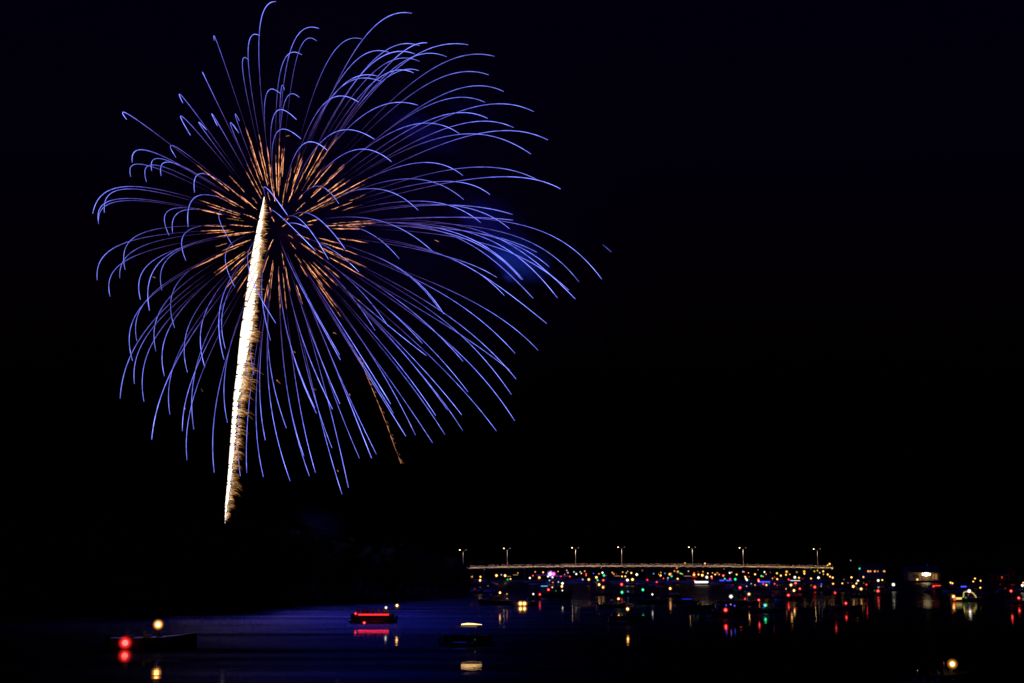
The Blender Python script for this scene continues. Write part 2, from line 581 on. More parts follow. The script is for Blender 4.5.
def burn_mat(name, stops, strength, breakup=None, low=.3):      # a burning trail: colour by how long the star has burnt
    m = bpy.data.materials.new(name); m.use_nodes = True; nt = m.node_tree; nt.nodes.clear()
    out = nt.nodes.new('ShaderNodeOutputMaterial'); e = nt.nodes.new('ShaderNodeEmission')
    a1 = nt.nodes.new('ShaderNodeAttribute'); a1.attribute_name = 'burn'
    a2 = nt.nodes.new('ShaderNodeAttribute'); a2.attribute_name = 'glow'
    cr = nt.nodes.new('ShaderNodeValToRGB'); els = cr.color_ramp.elements
    els[0].position, els[1].position = stops[0][0], stops[-1][0]
    els[0].color, els[1].color = (*stops[0][1], 1), (*stops[-1][1], 1)
    for p, c in stops[1:-1]: q = els.new(p); q.color = (*c, 1)
    mu = nt.nodes.new('ShaderNodeMath'); mu.operation = 'MULTIPLY'; mu.inputs[1].default_value = strength
    nt.links.new(a1.outputs['Fac'], cr.inputs['Fac']); nt.links.new(cr.outputs['Color'], e.inputs['Color'])
    nt.links.new(a2.outputs['Fac'], mu.inputs[0])
    if breakup:
        tc = nt.nodes.new('ShaderNodeTexCoord'); nz = nt.nodes.new('ShaderNodeTexNoise'); nz.inputs['Scale'].default_value = breakup
        nz.inputs['Detail'].default_value = 2
        mr = nt.nodes.new('ShaderNodeMapRange'); mr.inputs['From Min'].default_value = .38; mr.inputs['From Max'].default_value = .6
        mr.inputs['To Min'].default_value = low; mr.inputs['To Max'].default_value = 1.15
        m2 = nt.nodes.new('ShaderNodeMath'); m2.operation = 'MULTIPLY'
        nt.links.new(tc.outputs['Object'], nz.inputs['Vector']); nt.links.new(nz.outputs['Fac'], mr.inputs['Value'])
        nt.links.new(mu.outputs[0], m2.inputs[0]); nt.links.new(mr.outputs[0], m2.inputs[1]); nt.links.new(m2.outputs[0], e.inputs['Strength'])
    else: nt.links.new(mu.outputs[0], e.inputs['Strength'])
    nt.links.new(e.outputs[0], out.inputs['Surface'])
    m.cycles.emission_sampling = 'NONE'                   # the burst's light comes from its own lamp
    return m

M = dict(
    concrete=mat('pale_concrete', (.42, .39, .34), .85, scale=.4), asphalt=mat('asphalt', (.05, .05, .05), .9),
    steel=mat('galvanised_steel', (.42, .41, .38), .5, .3), earth=mat('bank_earth', (.010, .010, .007), .95, scale=.08, bump=.3, spec=0),
    bark=mat('bark', (.04, .03, .02), .95, spec=0), leaf=mat('dark_leaves', (.03, .045, .014), .8, var=.4, scale=.6, spec=0),
    hull_w=mat('white_gelcoat', (.16, .16, .17), .45), hull_d=mat('dark_gelcoat', (.03, .035, .05), .4),
    canvas=mat('canvas', (.04, .045, .06), .9), glass=mat('smoked_glass', (.02, .025, .03), .12),
    motor=mat('motor_black', (.02, .02, .022), .4), alu=mat('aluminium', (.3, .3, .3), .45, .8),
    seat=mat('vinyl_seat', (.12, .11, .1), .7), plank=mat('dock_planks', (.14, .1, .07), .85),
    wall=mat('cream_siding', (.15, .12, .085), .8), roof=mat('roof_shingle', (.06, .05, .05), .9),
    skin=mat('people_clothes', (.36, .29, .24), .9, var=.9, scale=.9), pier=mat('shaded_concrete', (.06, .06, .055), .95), hill=mat('hill_woods', (.012, .016, .009), .95, scale=.02, spec=0))
COL = dict(a=(1, .36, .05), o=(1, .33, .08), t=(1, .6, .3), w=(1, .93, .8), s=(.85, .92, 1), r=(1, .02, .015), d=(1, .04, .03), D=(1, .02, .2),
           g=(.01, .85, .3), G=(.01, .6, .1), b=(.05, .06, 1), B=(.02, .02, 1), v=(.55, .2, 1), P=(.3, .05, .8), V=(.5, .25, 1), m=(1, .08, .75), c=(.1, .5, 1), y=(1, .62, .05), Y=(1, .6, .02))
NAMEC = dict(a='amber', o='amber', t='tan', w='white', s='white', r='red', d='red', D='magenta', g='green', G='green', b='blue', B='blue', v='violet', P='violet', V='violet', m='magenta', c='blue', y='yellow', Y='yellow')
GLOW = dict(a=2.2, o=.75, t=.16, w=1.6, s=.5, r=1.7, d=.25, D=.18, g=1.3, G=.28, b=1.0, B=.35, v=.8, P=.14, V=2.5, m=1.6, c=.5, y=1.2, Y=.5)
MG = {k: emit('halo_globe_'+NAMEC[k]+('_dim' if GLOW[k] < .6 else ''), COL[k], GLOW[k]*.7, .5) for k in COL}  # see-through glowing globe stands for each lamp's coloured halo
MBULB = {k: emit('lamp_bulb_'+NAMEC[k]+('_dim' if GLOW[k] < .6 else ''), tuple((.85*c+.15*max(.3, c)) for c in COL[k]) if k not in 'aoyt' else (1, .5, .15), GLOW[k]*2.9) for k in COL}
MSTRIP = {k: emit('glow_strip_'+NAMEC[k], COL[k], GLOW[k]*1.5) for k in COL}

# ------------------------------------------------------------------ water
def water_material():
    m = bpy.data.materials.new('river_water'); m.use_nodes = True; nt = m.node_tree; nt.nodes.clear()
    N = nt.nodes.new; L = nt.links.new
    out = N('ShaderNodeOutputMaterial'); tc = N('ShaderNodeTexCoord')
    mp = N('ShaderNodeMapping'); mp.inputs['Scale'].default_value = (.07, .3, 1); L(tc.outputs['Object'], mp.inputs['Vector'])
    n1 = N('ShaderNodeTexNoise'); n1.inputs['Scale'].default_value = 1.0; n1.inputs['Detail'].default_value = 4; L(mp.outputs[0], n1.inputs['Vector'])
    mp2 = N('ShaderNodeMapping'); mp2.inputs['Scale'].default_value = (.6, 1.6, 1); L(tc.outputs['Object'], mp2.inputs['Vector'])
    n2 = N('ShaderNodeTexNoise'); n2.inputs['Scale'].default_value = 1.0; n2.inputs['Detail'].default_value = 3; L(mp2.outputs[0], n2.inputs['Vector'])
    ad = N('ShaderNodeMath'); ad.operation = 'MULTIPLY_ADD'; ad.inputs[1].default_value = .1
    L(n2.outputs['Fac'], ad.inputs[0]); L(n1.outputs['Fac'], ad.inputs[2])
    bp = N('ShaderNodeBump'); bp.inputs['Strength'].default_value = 1; bp.inputs['Distance'].default_value = WAVE
    L(ad.outputs[0], bp.inputs['Height'])
    calm = N('ShaderNodeBsdfPrincipled'); calm.inputs['Base Color'].default_value = (.002, .003, .005, 1)
    calm.inputs['IOR'].default_value = 1.33; L(bp.outputs[0], calm.inputs['Normal'])
    rip = N('ShaderNodeBsdfPrincipled'); rip.inputs['Base Color'].default_value = (.002, .003, .005, 1)
    rip.inputs['Roughness'].default_value = .38; rip.inputs['IOR'].default_value = 1.33; L(bp.outputs[0], rip.inputs['Normal'])
    mp3 = N('ShaderNodeMapping'); mp3.inputs['Scale'].default_value = (.015, .11, 1); L(tc.outputs['Object'], mp3.inputs['Vector'])
    n3 = N('ShaderNodeTexNoise'); n3.inputs['Scale'].default_value = 1.0; n3.inputs['Detail'].default_value = 8; n3.inputs['Roughness'].default_value = .7; L(mp3.outputs[0], n3.inputs['Vector'])
    mr = N('ShaderNodeMapRange'); mr.inputs['From Min'].default_value = .36; mr.inputs['From Max'].default_value = .62
    mr.inputs['To Min'].default_value = .05; mr.inputs['To Max'].default_value = 1; L(n3.outputs['Fac'], mr.inputs['Value'])
    sx = N('ShaderNodeSeparateXYZ'); L(tc.outputs['Object'], sx.inputs[0])      # the breeze ruffles the open reach; the near water lies calm
    lee = N('ShaderNodeMapRange'); lee.interpolation_type = 'SMOOTHSTEP'; lee.inputs['From Min'].default_value = 185; lee.inputs['From Max'].default_value = 300
    lee.inputs['To Min'].default_value = .06; lee.inputs['To Max'].default_value = .62; L(sx.outputs['Y'], lee.inputs['Value'])
    chop = N('ShaderNodeMapRange'); chop.inputs['From Min'].default_value = 320; chop.inputs['From Max'].default_value = 540     # more chop among the crowd of boats
    chop.inputs['To Min'].default_value = .028; chop.inputs['To Max'].default_value = .4; L(sx.outputs['Y'], chop.inputs['Value']); L(chop.outputs[0], calm.inputs['Roughness'])
    mm = N('ShaderNodeMath'); mm.operation = 'MULTIPLY'; L(mr.outputs[0], mm.inputs[0]); L(lee.outputs[0], mm.inputs[1]); mr = mm
    mx = N('ShaderNodeMixShader'); L(mr.outputs[0], mx.inputs[0]); L(calm.outputs[0], mx.inputs[1]); L(rip.outputs[0], mx.inputs[2])
    L(mx.outputs[0], out.inputs['Surface']); return m
WAVE = .02
w = MB(); w.add([(-6000, -300, 0), (6000, -300, 0), (6000, 9000, 0), (-6000, 9000, 0)], [(0, 1, 2, 3)])
tag(w.build('water', water_material()), kind='structure')

# ------------------------------------------------------------------ river banks and hills
def shore(pts): return [(at(px, py, water_Y(py)).x, water_Y(py)) for px, py in pts]
LEFT = shore([(-60, 619), (60, 618), (160, 617), (210, 614.5), (245, 611), (280, 607.5), (330, 605.5), (390, 603), (440, 600), (470, 597.5), (475, 593), (474, 587), (466, 582.5), (458, 579.5)]) + [(-40, 1700), (-1600, 1700), (-1600, 300)]
RIGHT = shore([(826, 577.6), (850, 579.6), (880, 581), (905, 582), (950, 582.6), (1000, 583.6), (1060, 585)]) + [(900, 640), (1600, 700), (1600, 1700), (200, 1700)]
def sdist(poly, x, y):                   # signed distance, positive inside
    ins, best = False, 1e18; n = len(poly)
    for i in range(n):
        x0, y0 = poly[i]; x1, y1 = poly[(i+1) % n]
        if (y0 > y) != (y1 > y) and x < (x1-x0)*(y-y0)/(y1-y0)+x0: ins = not ins
        dx, dy = x1-x0, y1-y0; t = max(0, min(1, ((x-x0)*dx+(y-y0)*dy)/(dx*dx+dy*dy)))
        best = min(best, (x-x0-t*dx)**2+(y-y0-t*dy)**2)
    d = math.sqrt(best); return d if ins else -d
def bank_z(poly, x, y, top):
    d = sdist(poly, x, y)
    if d < 0: return max(-1.5, d*.4)
    return min(d*.35, .9)+top*(1-math.exp(-max(0, d-2)/70))+.5*noise.noise(Vector((x*.03, y*.03, 1)))*min(1, d/8)
def bank(poly, xs, ys, top):
    b = MB(); vs = [(x, y, bank_z(poly, x, y, top)) for y in ys for x in xs]; n = len(xs)
    fs = [(j*n+i, j*n+i+1, (j+1)*n+i+1, (j+1)*n+i) for j in range(len(ys)-1) for i in range(n-1)]
    b.add(vs, fs, None, None, True); o = b.build('river_bank', M['earth']); tag(o, kind='structure'); return o
def rng_(a, b, s): return [a+i*s for i in range(int((b-a)/s)+1)]
bank(LEFT, [-1500, -1100, -800, -600, -480, -400]+rng_(-350, 20, 5), rng_(230, 500, 5)+rng_(510, 900, 15)+[1000, 1200, 1600], 7)
bank(RIGHT, rng_(150, 460, 6)+[500, 600, 800, 1200, 1550], rng_(610, 900, 6)+[950, 1050, 1250, 1600], 9)
h = MB()
xs = rng_(-3000, 3000, 75); top = [CAM_H+95+40*noise.noise(Vector((x*.0011, 3.1, 0)))+9*noise.noise(Vector((x*.006, 9, 0)))-max(0, -x-300)*.03 for x in xs]
h.loft([[(x, 1800, -2), (x, 2100, t*.75), (x, 2500, t), (x, 3000, -2)] for x, t in zip(xs, top)], smooth=True)
tag(h.build('hills', M['hill']), kind='structure')

# ------------------------------------------------------------------ trees
def tree_meshes(seed, H, W):
    q = random.Random(seed); t = MB()
    lean = q.uniform(-.4, .4)
    t.tube([(0, 0, -.6), (lean*.2, 0, H*.2), (lean*.6, .1, H*.5), (lean, .2, H*.85)], [H*.022, H*.018, H*.012, H*.004], 7)
    limbs = []
    for k in range(9):
        z0 = H*q.uniform(.25, .7); a = k*2.4+q.uniform(-.3, .3); ln = W*q.uniform(.5, .9)*(1.15-z0/H)
        e = Vector((math.cos(a)*ln, math.sin(a)*ln, z0+ln*q.uniform(.3, .8)))
        t.tube([(lean*z0/H, 0, z0), (e.x*.5, e.y*.5, z0+(e.z-z0)*.35), e], [H*.009, H*.006, H*.002], 5); limbs.append(e)
    trunk = t.mesh('trunk', M['bark'])
    c = MB(); clumps = [(e, W*q.uniform(.22, .38)) for e in limbs]
    for k in range(22):
        z = q.uniform(.1, .97); r = W*.72*math.sqrt(max(.05, 1-((z-.5)/.52)**2)); a = q.uniform(0, 6.28); rr = r*math.sqrt(q.random())
        clumps.append((Vector((math.cos(a)*rr, math.sin(a)*rr, H*z)), W*q.uniform(.2, .36)))
    for cen, rad in clumps:
        for k in range(75):
            d = Vector((q.gauss(0, 1), q.gauss(0, 1), q.gauss(0, .8))); d = d.normalized()*rad*q.random()**.4
            p = cen+d; s = q.uniform(.16, .34)*H/16
            u = Vector((q.gauss(0, 1), q.gauss(0, 1), q.gauss(0, 1))).normalized(); v = u.orthogonal().normalized()
            c.add([p-u*s, p+v*s*.5, p+u*s, p-v*s*.5], [(0, 1, 2, 3)])
    return trunk, c.mesh('crown', M['leaf'])
TREES = [tree_meshes(11, 16, 6.5), tree_meshes(12, 19, 6), tree_meshes(13, 13, 6), tree_meshes(14, 17, 7.5)]
def tree(x, y, z, s, label, group=None, k=None):
    tr, cr = TREES[rnd.randrange(4) if k is None else k]
    o = empty('tree', (x, y, z-.2), rnd.uniform(0, 6.28)); o.scale = (s*rnd.uniform(.9, 1.15),)*2+(s,)
    link('trunk', tr, o); link('crown', cr, o); return tag(o, label, 'tree', group)
placed = []
def forest(poly, top, n, xr, yr, dmin, dmax, gap, label, group, hmax):
    done = tries = 0
    while done < n and tries < 6000:
        tries += 1; x, y = rnd.uniform(*xr), rnd.uniform(*yr); d = sdist(poly, x, y)
        if not dmin < d < dmax or any((x-a)**2+(y-b)**2 < gap*gap for a, b in placed): continue
        px = 512+FPX*x/y
        if px < -40 or px > 1064: continue
        lim = hmax(px)
        if lim is None: continue
        z = bank_z(poly, x, y, top); ht = (HORIZON-lim)*y/FPX+CAM_H-z
        s = max(.3, min(1.35, ht/17.5*rnd.uniform(.78, 1.0)))
        placed.append((x, y)); tree(x, y, z, s, label, group); done += 1
def left_top(px):
    for (a, b), (c, d) in zip(LT, LT[1:]):
        if a <= px <= c: return b+(d-b)*(px-a)/(c-a)
LT = [(-60, 512), (120, 514), (240, 517), (300, 522), (335, 536), (380, 545), (440, 549), (466, 560), (480, 568)]
for px_, Y_, top_ in ((205, 300, 521), (214, 322, 517), (222, 305, 520), (229, 330, 516.5), (236, 312, 519), (246, 335, 517), (254, 318, 521), (219, 345, 517), (240, 350, 516)):
    p = at(px_, 560, Y_); z = bank_z(LEFT, p.x, Y_, 7); placed.append((p.x, Y_))
    tree(p.x, Y_, z, ((HORIZON-top_)*Y_/FPX+CAM_H-z)/17.2, 'black tree in the wooded left bank under the rising comet', 'trees on the dark left bank')
forest(LEFT, 7, 45, (-260, 0), (265, 500), 1, 10, 4.5, 'black tree in the wooded left bank under the rising comet', 'trees on the dark left bank', left_top)
forest(LEFT, 7, 95, (-260, 0), (265, 560), 3, 60, 6.5, 'black tree in the wooded left bank under the rising comet', 'trees on the dark left bank', left_top)

# ------------------------------------------------------------------ bridge
WASH = 18.0; q0 = random.Random(2)
BY = 790.0
br = empty('bridge', (0, BY, 0)); tag(br, 'long low river bridge with a gold lit parapet across the horizon', 'bridge')
X0, X1 = at(462.3, 566, BY).x, at(831, 566, BY).x
def deck_z(x):
    t = (x-(X0+X1)/2)/((X1-X0)/2); return 6.75+1.0*(1-t*t)
bx = rng_(X0, X1, (X1-X0)/60)
d = MB(); d.loft([[(x, -5.5, deck_z(x)-.75), (x, 5.5, deck_z(x)-.75), (x, 5.8, deck_z(x)), (x, -5.8, deck_z(x))] for x in bx]); d.build('deck', M['concrete'], br)
d = MB(); d.loft([[(x, -3.6, deck_z(x)+.004), (x, 3.6, deck_z(x)+.004), (x, 3.6, deck_z(x)+.02), (x, -3.6, deck_z(x)+.02)] for x in bx]); d.build('roadway', M['asphalt'], br)
for s in (-1, 1):
    d = MB(); d.loft([[(x, s*5.75, deck_z(x)+.003), (x, s*5.55, deck_z(x)+.003), (x, s*5.55, deck_z(x)+.42), (x, s*5.75, deck_z(x)+.42)] for x in bx])
    d.build('parapet', M['concrete'], br)
    d = MB(); d.tube([(x, s*5.65, deck_z(x)+1.12) for x in bx], .05, 6)
    for x in rng_(X0, X1, 2.4): d.tube([(x, s*5.65, deck_z(x)+.4), (x, s*5.65, deck_z(x)+1.12)], .03, 4)
    d.build('handrail', M['steel'], br)
washmat = emit('added_parapet_glow', (1, .6, .22), WASH)
for i in range(48):                       # added glow strips that light the parapet; each added housing hides its strip
    x = X0+(i+.5)*(X1-X0)/48; ln_ = (X1-X0)/48*q0.uniform(.6, .98); z = deck_z(x)-.35
    hb = MB(); hb.loft([[(x-ln_/2, -7.08, z-.2), (x-ln_/2, -7.08, z+.15), (x-ln_/2, -7.02, z+.15), (x-ln_/2, -7.02, z-.14), (x-ln_/2, -5.6, z-.14), (x-ln_/2, -5.6, z-.2)],
                        [(x+ln_/2, -7.08, z-.2), (x+ln_/2, -7.08, z+.15), (x+ln_/2, -7.02, z+.15), (x+ln_/2, -7.02, z-.14), (x+ln_/2, -5.6, z-.14), (x+ln_/2, -5.6, z-.2)]])
    hb = hb.build('added_light_housing', M['steel'], br)
    strip = MB(); strip.box((x, -6.97, z-.04), (ln_-.1, .07, .16)); strip.build('lamp', washmat, hb)  # added glow strip, unseen from the river
for k in range(9):
    x = X0+12+k*(X1-X0-24)/8; p = MB()
    for s in (-3.4, 3.4): p.tube([(x, s, -3), (x, s, deck_z(x)-1.9)], .75, 12)
    p.box((x, 0, deck_z(x)-1.33), (1.7, 10, 1.1)); p.build('pier', M['pier'], br)  # shade under the deck is put into the darker pier concrete
lampmat = emit('street_lamp_glow', (1, .6, .2), 5); lampdim = emit('street_lamp_glow_dim', (1, .62, .3), .5)
ORD = ['first', 'second', 'third', 'fourth', 'fifth', 'sixth', 'seventh', 'eighth', 'ninth', 'tenth', 'eleventh', 'twelfth', 'thirteenth']
POSTS = [(463.3, 549.6, .8), (507.3, 548, 1.6), (575.6, 547.4, 1.7), (621.6, 546.8, 2.0), (692.4, 546.8, 2.0), (743, 547.4, 2.0), (817.2, 548.6, 1.1)]
for i, (px, py, br_) in enumerate(POSTS):
    top_ = at(px, py, BY-4.4); x = top_.x; zb = deck_z(x); hh = top_.z-zb
    o = empty('street_lamp', (x, BY-4.4, zb)); tag(o, 'twin armed street lamp on the bridge, %s of seven from the left' % ORD[i], 'street lamp', 'street lamps along the bridge')
    p = MB(); p.tube([(0, 0, 0), (0, 0, .5)], .38, 8); p.tube([(0, 0, .4), (0, 0, hh-1.3)], [.27, .19], 8); p.build('pole', M['steel'], o)
    for s, ln in ((-1, 1.55), (1, 1.25)):
        a = MB(); a.tube([(0, 0, hh-1.4), (s*ln*.35, 0, hh-.75), (s*ln*.8, 0, hh-.12), (s*ln, 0, hh-.05)], .09, 6); a = a.build('arm', M['steel'], o)
        hd = MB(); hd.box((s*(ln+.3), 0, hh+.02), (.8, .4, .16), taper=.8); hd.build('lamp_head', M['steel'], a)
        g = MB(); g.ball((s*(ln+.35), 0, hh-.2), .34 if s < 0 else .24, 10, 6, .8); g.build('lamp_glass', lampmat if s < 0 else lampdim, a)
    ld = bpy.data.lights.new('street_light', 'SPOT'); ld.spot_size = R(125); ld.spot_blend = .5; ld.energy = 420*br_; ld.color = (1, .78, .48); ld.shadow_soft_size = .25
    lo = bpy.data.objects.new('street_light', ld); col.objects.link(lo); lo.parent = o; lo.location = (-1.2, -1.2, hh-.3)
cr = MB(); q = random.Random(5)
x = X0+14
while x < X1-4:                            # people packed along the near rail
    x += q.choice([.45, .5, .6, .7, .8, 1.0, 1.7 if q.random() < .35 else .6]); hgt = q.uniform(1.35, 1.85); z = deck_z(x); y = -5.2+q.uniform(-.1, .6)
    cr.tube([(x, y, z+.02), (x, y, z+hgt*.48), (x, y, z+hgt*.78), (x, y, z+hgt*.84)], [.13, .19, .23, .07], 6)
    cr.ball((x, y, z+hgt*.93), .12, 6, 4, 1.15)
    for s in (-1, 1): cr.tube([(x+s*.22, y, z+hgt*.78), (x+s*.27, y-.1, z+hgt*.6), (x+s*.2, y-.3, z+hgt*.62)], .055, 4)
tag(cr.build('crowd', M['skin'], None, loc=(0, BY, 0)), 'crowd of people standing packed along the lit bridge rail', 'crowd', kind='stuff')

# ------------------------------------------------------------------ boats
def hull_mesh(L, W, Hh, m):
    b = MB(); rings = []
    for t, wf, zf, kf in ((0, .86, 1, .75), (.12, .95, 1, .8), (.4, 1, 1.02, .8), (.65, .93, 1.1, .7), (.83, .62, 1.22, .45), (.95, .22, 1.36, .15), (1, .02, 1.42, .02)):
        x = -L/2+L*t+(.04*L if t == 1 else 0); ww = W/2*wf; z = Hh*zf
        rings.append([(x, -ww*kf, -.15), (x, -ww*.97, Hh*.45), (x, -ww, z), (x, -ww*.86, z+.03), (x, ww*.86, z+.03), (x, ww, z), (x, ww*.97, Hh*.45), (x, ww*kf, -.15)])
    b.loft(rings); return b.mesh('hull', m)
def runabout(L, W, Hh, dark):
    parts = [('hull', hull_mesh(L, W, Hh, M['hull_d'] if dark else M['hull_w']), [])]
    b = MB(); x = L*.1; z = Hh*1.05
    b.add([(x, -W*.4, z), (x+.2, -W*.2, z), (x+.2, W*.2, z), (x, W*.4, z), (x-.45, -W*.36, z+.5), (x-.3, -W*.18, z+.5), (x-.3, W*.18, z+.5), (x-.45, W*.36, z+.5)],
          [(0, 1, 5, 4), (1, 2, 6, 5), (2, 3, 7, 6)]); parts.append(('windscreen', b.mesh('windscreen', M['glass']), []))
    for sx in (-.05, -.26):
        for sy in (-.22, .22):
            b = MB(); b.box((L*sx, W*sy, Hh+.12), (.5, .5, .25)); b.box((L*sx-.3, W*sy, Hh+.22), (.12, .5, .65)); parts.append(('seat', b.mesh('seat', M['seat']), []))
    b = MB(); b.box((-L/2-.28, 0, Hh+.1), (.5, .36, .55), taper=.8); b.box((-L/2-.25, 0, Hh*.3), (.22, .14, Hh*1.2)); parts.append(('outboard_motor', b.mesh('outboard_motor', M['motor']), []))
    return dict(L=L, deck=Hh+.05, parts=parts)
def pontoon(L, W, roof):
    parts = []
    b = MB()
    for s in (-1, 1): b.tube([(-L/2, s*W*.36, .12), (L*.4, s*W*.36, .12), (L/2, s*W*.36, .3)], [.34, .34, .06], 8)
    parts.append(('pontoon_tubes', b.mesh('pontoon_tubes', M['alu']), []))
    b = MB(); b.box((-.1, 0, .55), (L*.93, W, .12)); parts.append(('deck', b.mesh('deck', M['plank']), []))
    b = MB()
    for s in (-1, 1): b.box((-.1, s*(W/2-.05), .98), (L*.9, .05, .7))
    b.box((L*.35-.02, 0, .98), (.05, W-.15, .7)); b.box((-L*.46, 0, .98), (.05, W-.15, .7)); parts.append(('side_panel', b.mesh('side_panel', M['hull_d']), []))
    for c_, d_ in (((-L*.36, 0, .83), (.6, W*.8, .42)), ((L*.2, -W*.32, .83), (1.8, .55, .42)), ((L*.2, W*.32, .83), (1.8, .55, .42))):
        b = MB(); b.box(c_, d_); parts.append(('seat', b.mesh('seat', M['seat']), []))
    b = MB(); b.box((0, -W*.2, 1.05), (.6, .5, .85)); parts.append(('helm_console', b.mesh('helm_console', M['hull_d']), []))
    if roof:
        b = MB()
        for sx in (-.3, .12):
            for sy in (-1, 1): b.tube([(L*sx, sy*(W/2-.08), .6), (L*(sx+.02), sy*(W/2-.12), 2.45)], .035, 5)
        ps = b.mesh('canopy_post', M['alu'])
        b = MB(); b.loft([[(L*.16, -W*.48, 2.42), (L*.16, 0, 2.55), (L*.16, W*.48, 2.42), (L*.16, 0, 2.5)], [(-L*.1, -W*.5, 2.47), (-L*.1, 0, 2.66), (-L*.1, W*.5, 2.47), (-L*.1, 0, 2.6)], [(-L*.34, -W*.48, 2.42), (-L*.34, 0, 2.55), (-L*.34, W*.48, 2.42), (-L*.34, 0, 2.5)]])
        parts.append(('canopy', b.mesh('canopy', M['canvas']), [('canopy_post', ps)]))
    b = MB(); b.box((-L/2-.1, 0, .75), (.45, .36, .6), taper=.8); b.box((-L/2-.1, 0, .2), (.2, .14, .7)); parts.append(('outboard_motor', b.mesh('outboard_motor', M['motor']), []))
    return dict(L=L, deck=.62, parts=parts)
def cruiser(L, W):
    Hh = 1.05; parts = [('hull', hull_mesh(L, W, Hh, M['hull_w']), [])]
    b = MB(); b.loft([[(-L*.12, -W*.36, Hh), (-L*.12, W*.36, Hh), (-L*.1, W*.32, Hh+1.35), (-L*.1, -W*.32, Hh+1.35)], [(L*.14, -W*.36, Hh+.05), (L*.14, W*.36, Hh+.05), (L*.07, W*.3, Hh+1.3), (L*.07, -W*.3, Hh+1.3)], [(L*.3, -W*.2, Hh+.15), (L*.3, W*.2, Hh+.15), (L*.27, W*.16, Hh+.45), (L*.27, -W*.16, Hh+.45)]])
    cab = b.mesh('cabin', M['hull_w']); b = MB()
    for s in (-1, 1): b.box((-.1, s*W*.345, Hh+.8), (L*.17, .05, .42))
    parts.append(('cabin', cab, [('window', b.mesh('window', M['glass']))]))
    b = MB()
    for s in (-1, 1):
        b.tube([(L*.48, s*.1, Hh*1.4), (L*.3, s*W*.33, Hh*1.2+.55), (L*.05, s*W*.45, Hh+.6)], .03, 5)
    parts.append(('bow_rail', b.mesh('bow_rail', M['alu']), []))
    b = MB(); b.box((-L*.3, 0, Hh+.15), (.7, W*.7, .35)); parts.append(('seat', b.mesh('seat', M['seat']), []))
    return dict(L=L, deck=Hh+.05, parts=parts)
HALF = [1.15, 1.2, 1.05, 1.25, 1.25, 1.45]
KIND = [runabout(6.2, 2.3, .8, False), runabout(6.8, 2.4, .85, True), runabout(5.4, 2.1, .72, True), pontoon(7.2, 2.5, False), pontoon(7.6, 2.5, True), cruiser(8.6, 2.9)]
GLOBE, BULB = {}, {}
def ball_mesh(name, m, n): b = MB(); b.ball((0, 0, 0), 1, n, n*2//3); return b.mesh(name, m)
for k in COL: GLOBE[k] = ball_mesh('halo_globe', MG[k], 12); BULB[k] = ball_mesh('bulb', MBULB[k], 10)
SOFT_HALO = {}
def soft_halo(k, r):  # volume glow that paints a bright lamp's halo
    if (k, r) in SOFT_HALO: return SOFT_HALO[k, r]
    m = bpy.data.materials.new('soft_halo_globe_'+NAMEC[k]); m.use_nodes = True; nt = m.node_tree; nt.nodes.clear(); N = nt.nodes.new; L = nt.links.new
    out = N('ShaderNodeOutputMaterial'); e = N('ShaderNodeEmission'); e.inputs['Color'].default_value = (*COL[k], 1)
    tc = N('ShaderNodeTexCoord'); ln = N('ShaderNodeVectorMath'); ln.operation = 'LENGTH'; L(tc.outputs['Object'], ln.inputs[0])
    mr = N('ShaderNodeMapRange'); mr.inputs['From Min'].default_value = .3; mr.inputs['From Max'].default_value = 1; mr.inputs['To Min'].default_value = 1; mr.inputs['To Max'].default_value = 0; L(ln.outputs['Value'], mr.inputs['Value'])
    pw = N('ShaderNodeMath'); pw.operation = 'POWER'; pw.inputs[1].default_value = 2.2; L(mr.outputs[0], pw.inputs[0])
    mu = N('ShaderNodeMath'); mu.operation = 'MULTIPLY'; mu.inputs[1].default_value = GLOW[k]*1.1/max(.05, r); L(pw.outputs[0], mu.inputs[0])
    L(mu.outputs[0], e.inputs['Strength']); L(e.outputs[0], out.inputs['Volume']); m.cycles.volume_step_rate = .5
    SOFT_HALO[k, r] = ball_mesh('halo_globe', m, 14); return SOFT_HALO[k, r]
def lamp(parent, world, k, dia_px, deck, core=.45):
    """A lit lamp on its pole, its halo built as a glowing globe; diameter from its size in the picture at its distance."""
    loc = parent.matrix_basis.inverted() @ world
    r = dia_px/2*world.y/FPX
    if dia_px < 2.8: g = link('halo_globe', GLOBE[k], parent, loc)
    else:                                  # a bright lamp: its halo is painted as volume glow, fading outwards
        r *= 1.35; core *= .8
        g = link('halo_globe', soft_halo(k, round(r, 1)), parent, loc)
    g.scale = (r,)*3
    b = link('bulb', BULB[k], g); b.scale = (core,)*3
    if loc.z-r*.5 > deck+.2:
        p = MB(); p.tube([(loc.x, loc.y, deck-.05), (loc.x, loc.y, loc.z)], .035, 5); p.build('light_pole', M['alu'], parent)
    return g
def seen_at(o, px, py, half, sc_=1.0):
    # the point seen at a pixel that lies on the near side of a boat's hull
    inv = o.matrix_basis.inverted(); Y = o.matrix_basis.translation.y
    p0, p1 = inv @ at(px, py, Y), inv @ at(px, py, Y-1)
    sgn = 1 if p1.y > p0.y else -1
    t = (sgn*(half+.12)-p0.y)/(p1.y-p0.y); return at(px, py, Y-max(-1.0, min(6.0, t)))
def lay_strip(parent, world, length, k, thick):
    loc = parent.matrix_basis.inverted() @ world; b = MB()
    b.tube([(-length/2, 0, 0), (-length/2+thick*.3, 0, 0), (length/2-thick*.3, 0, 0), (length/2, 0, 0)], [thick*.3, thick*.5, thick*.5, thick*.3], 6)
    o = b.build('glow_strip', MSTRIP[k], parent, loc=loc); o.rotation_euler = (0, 0, -parent.rotation_euler.z); return o
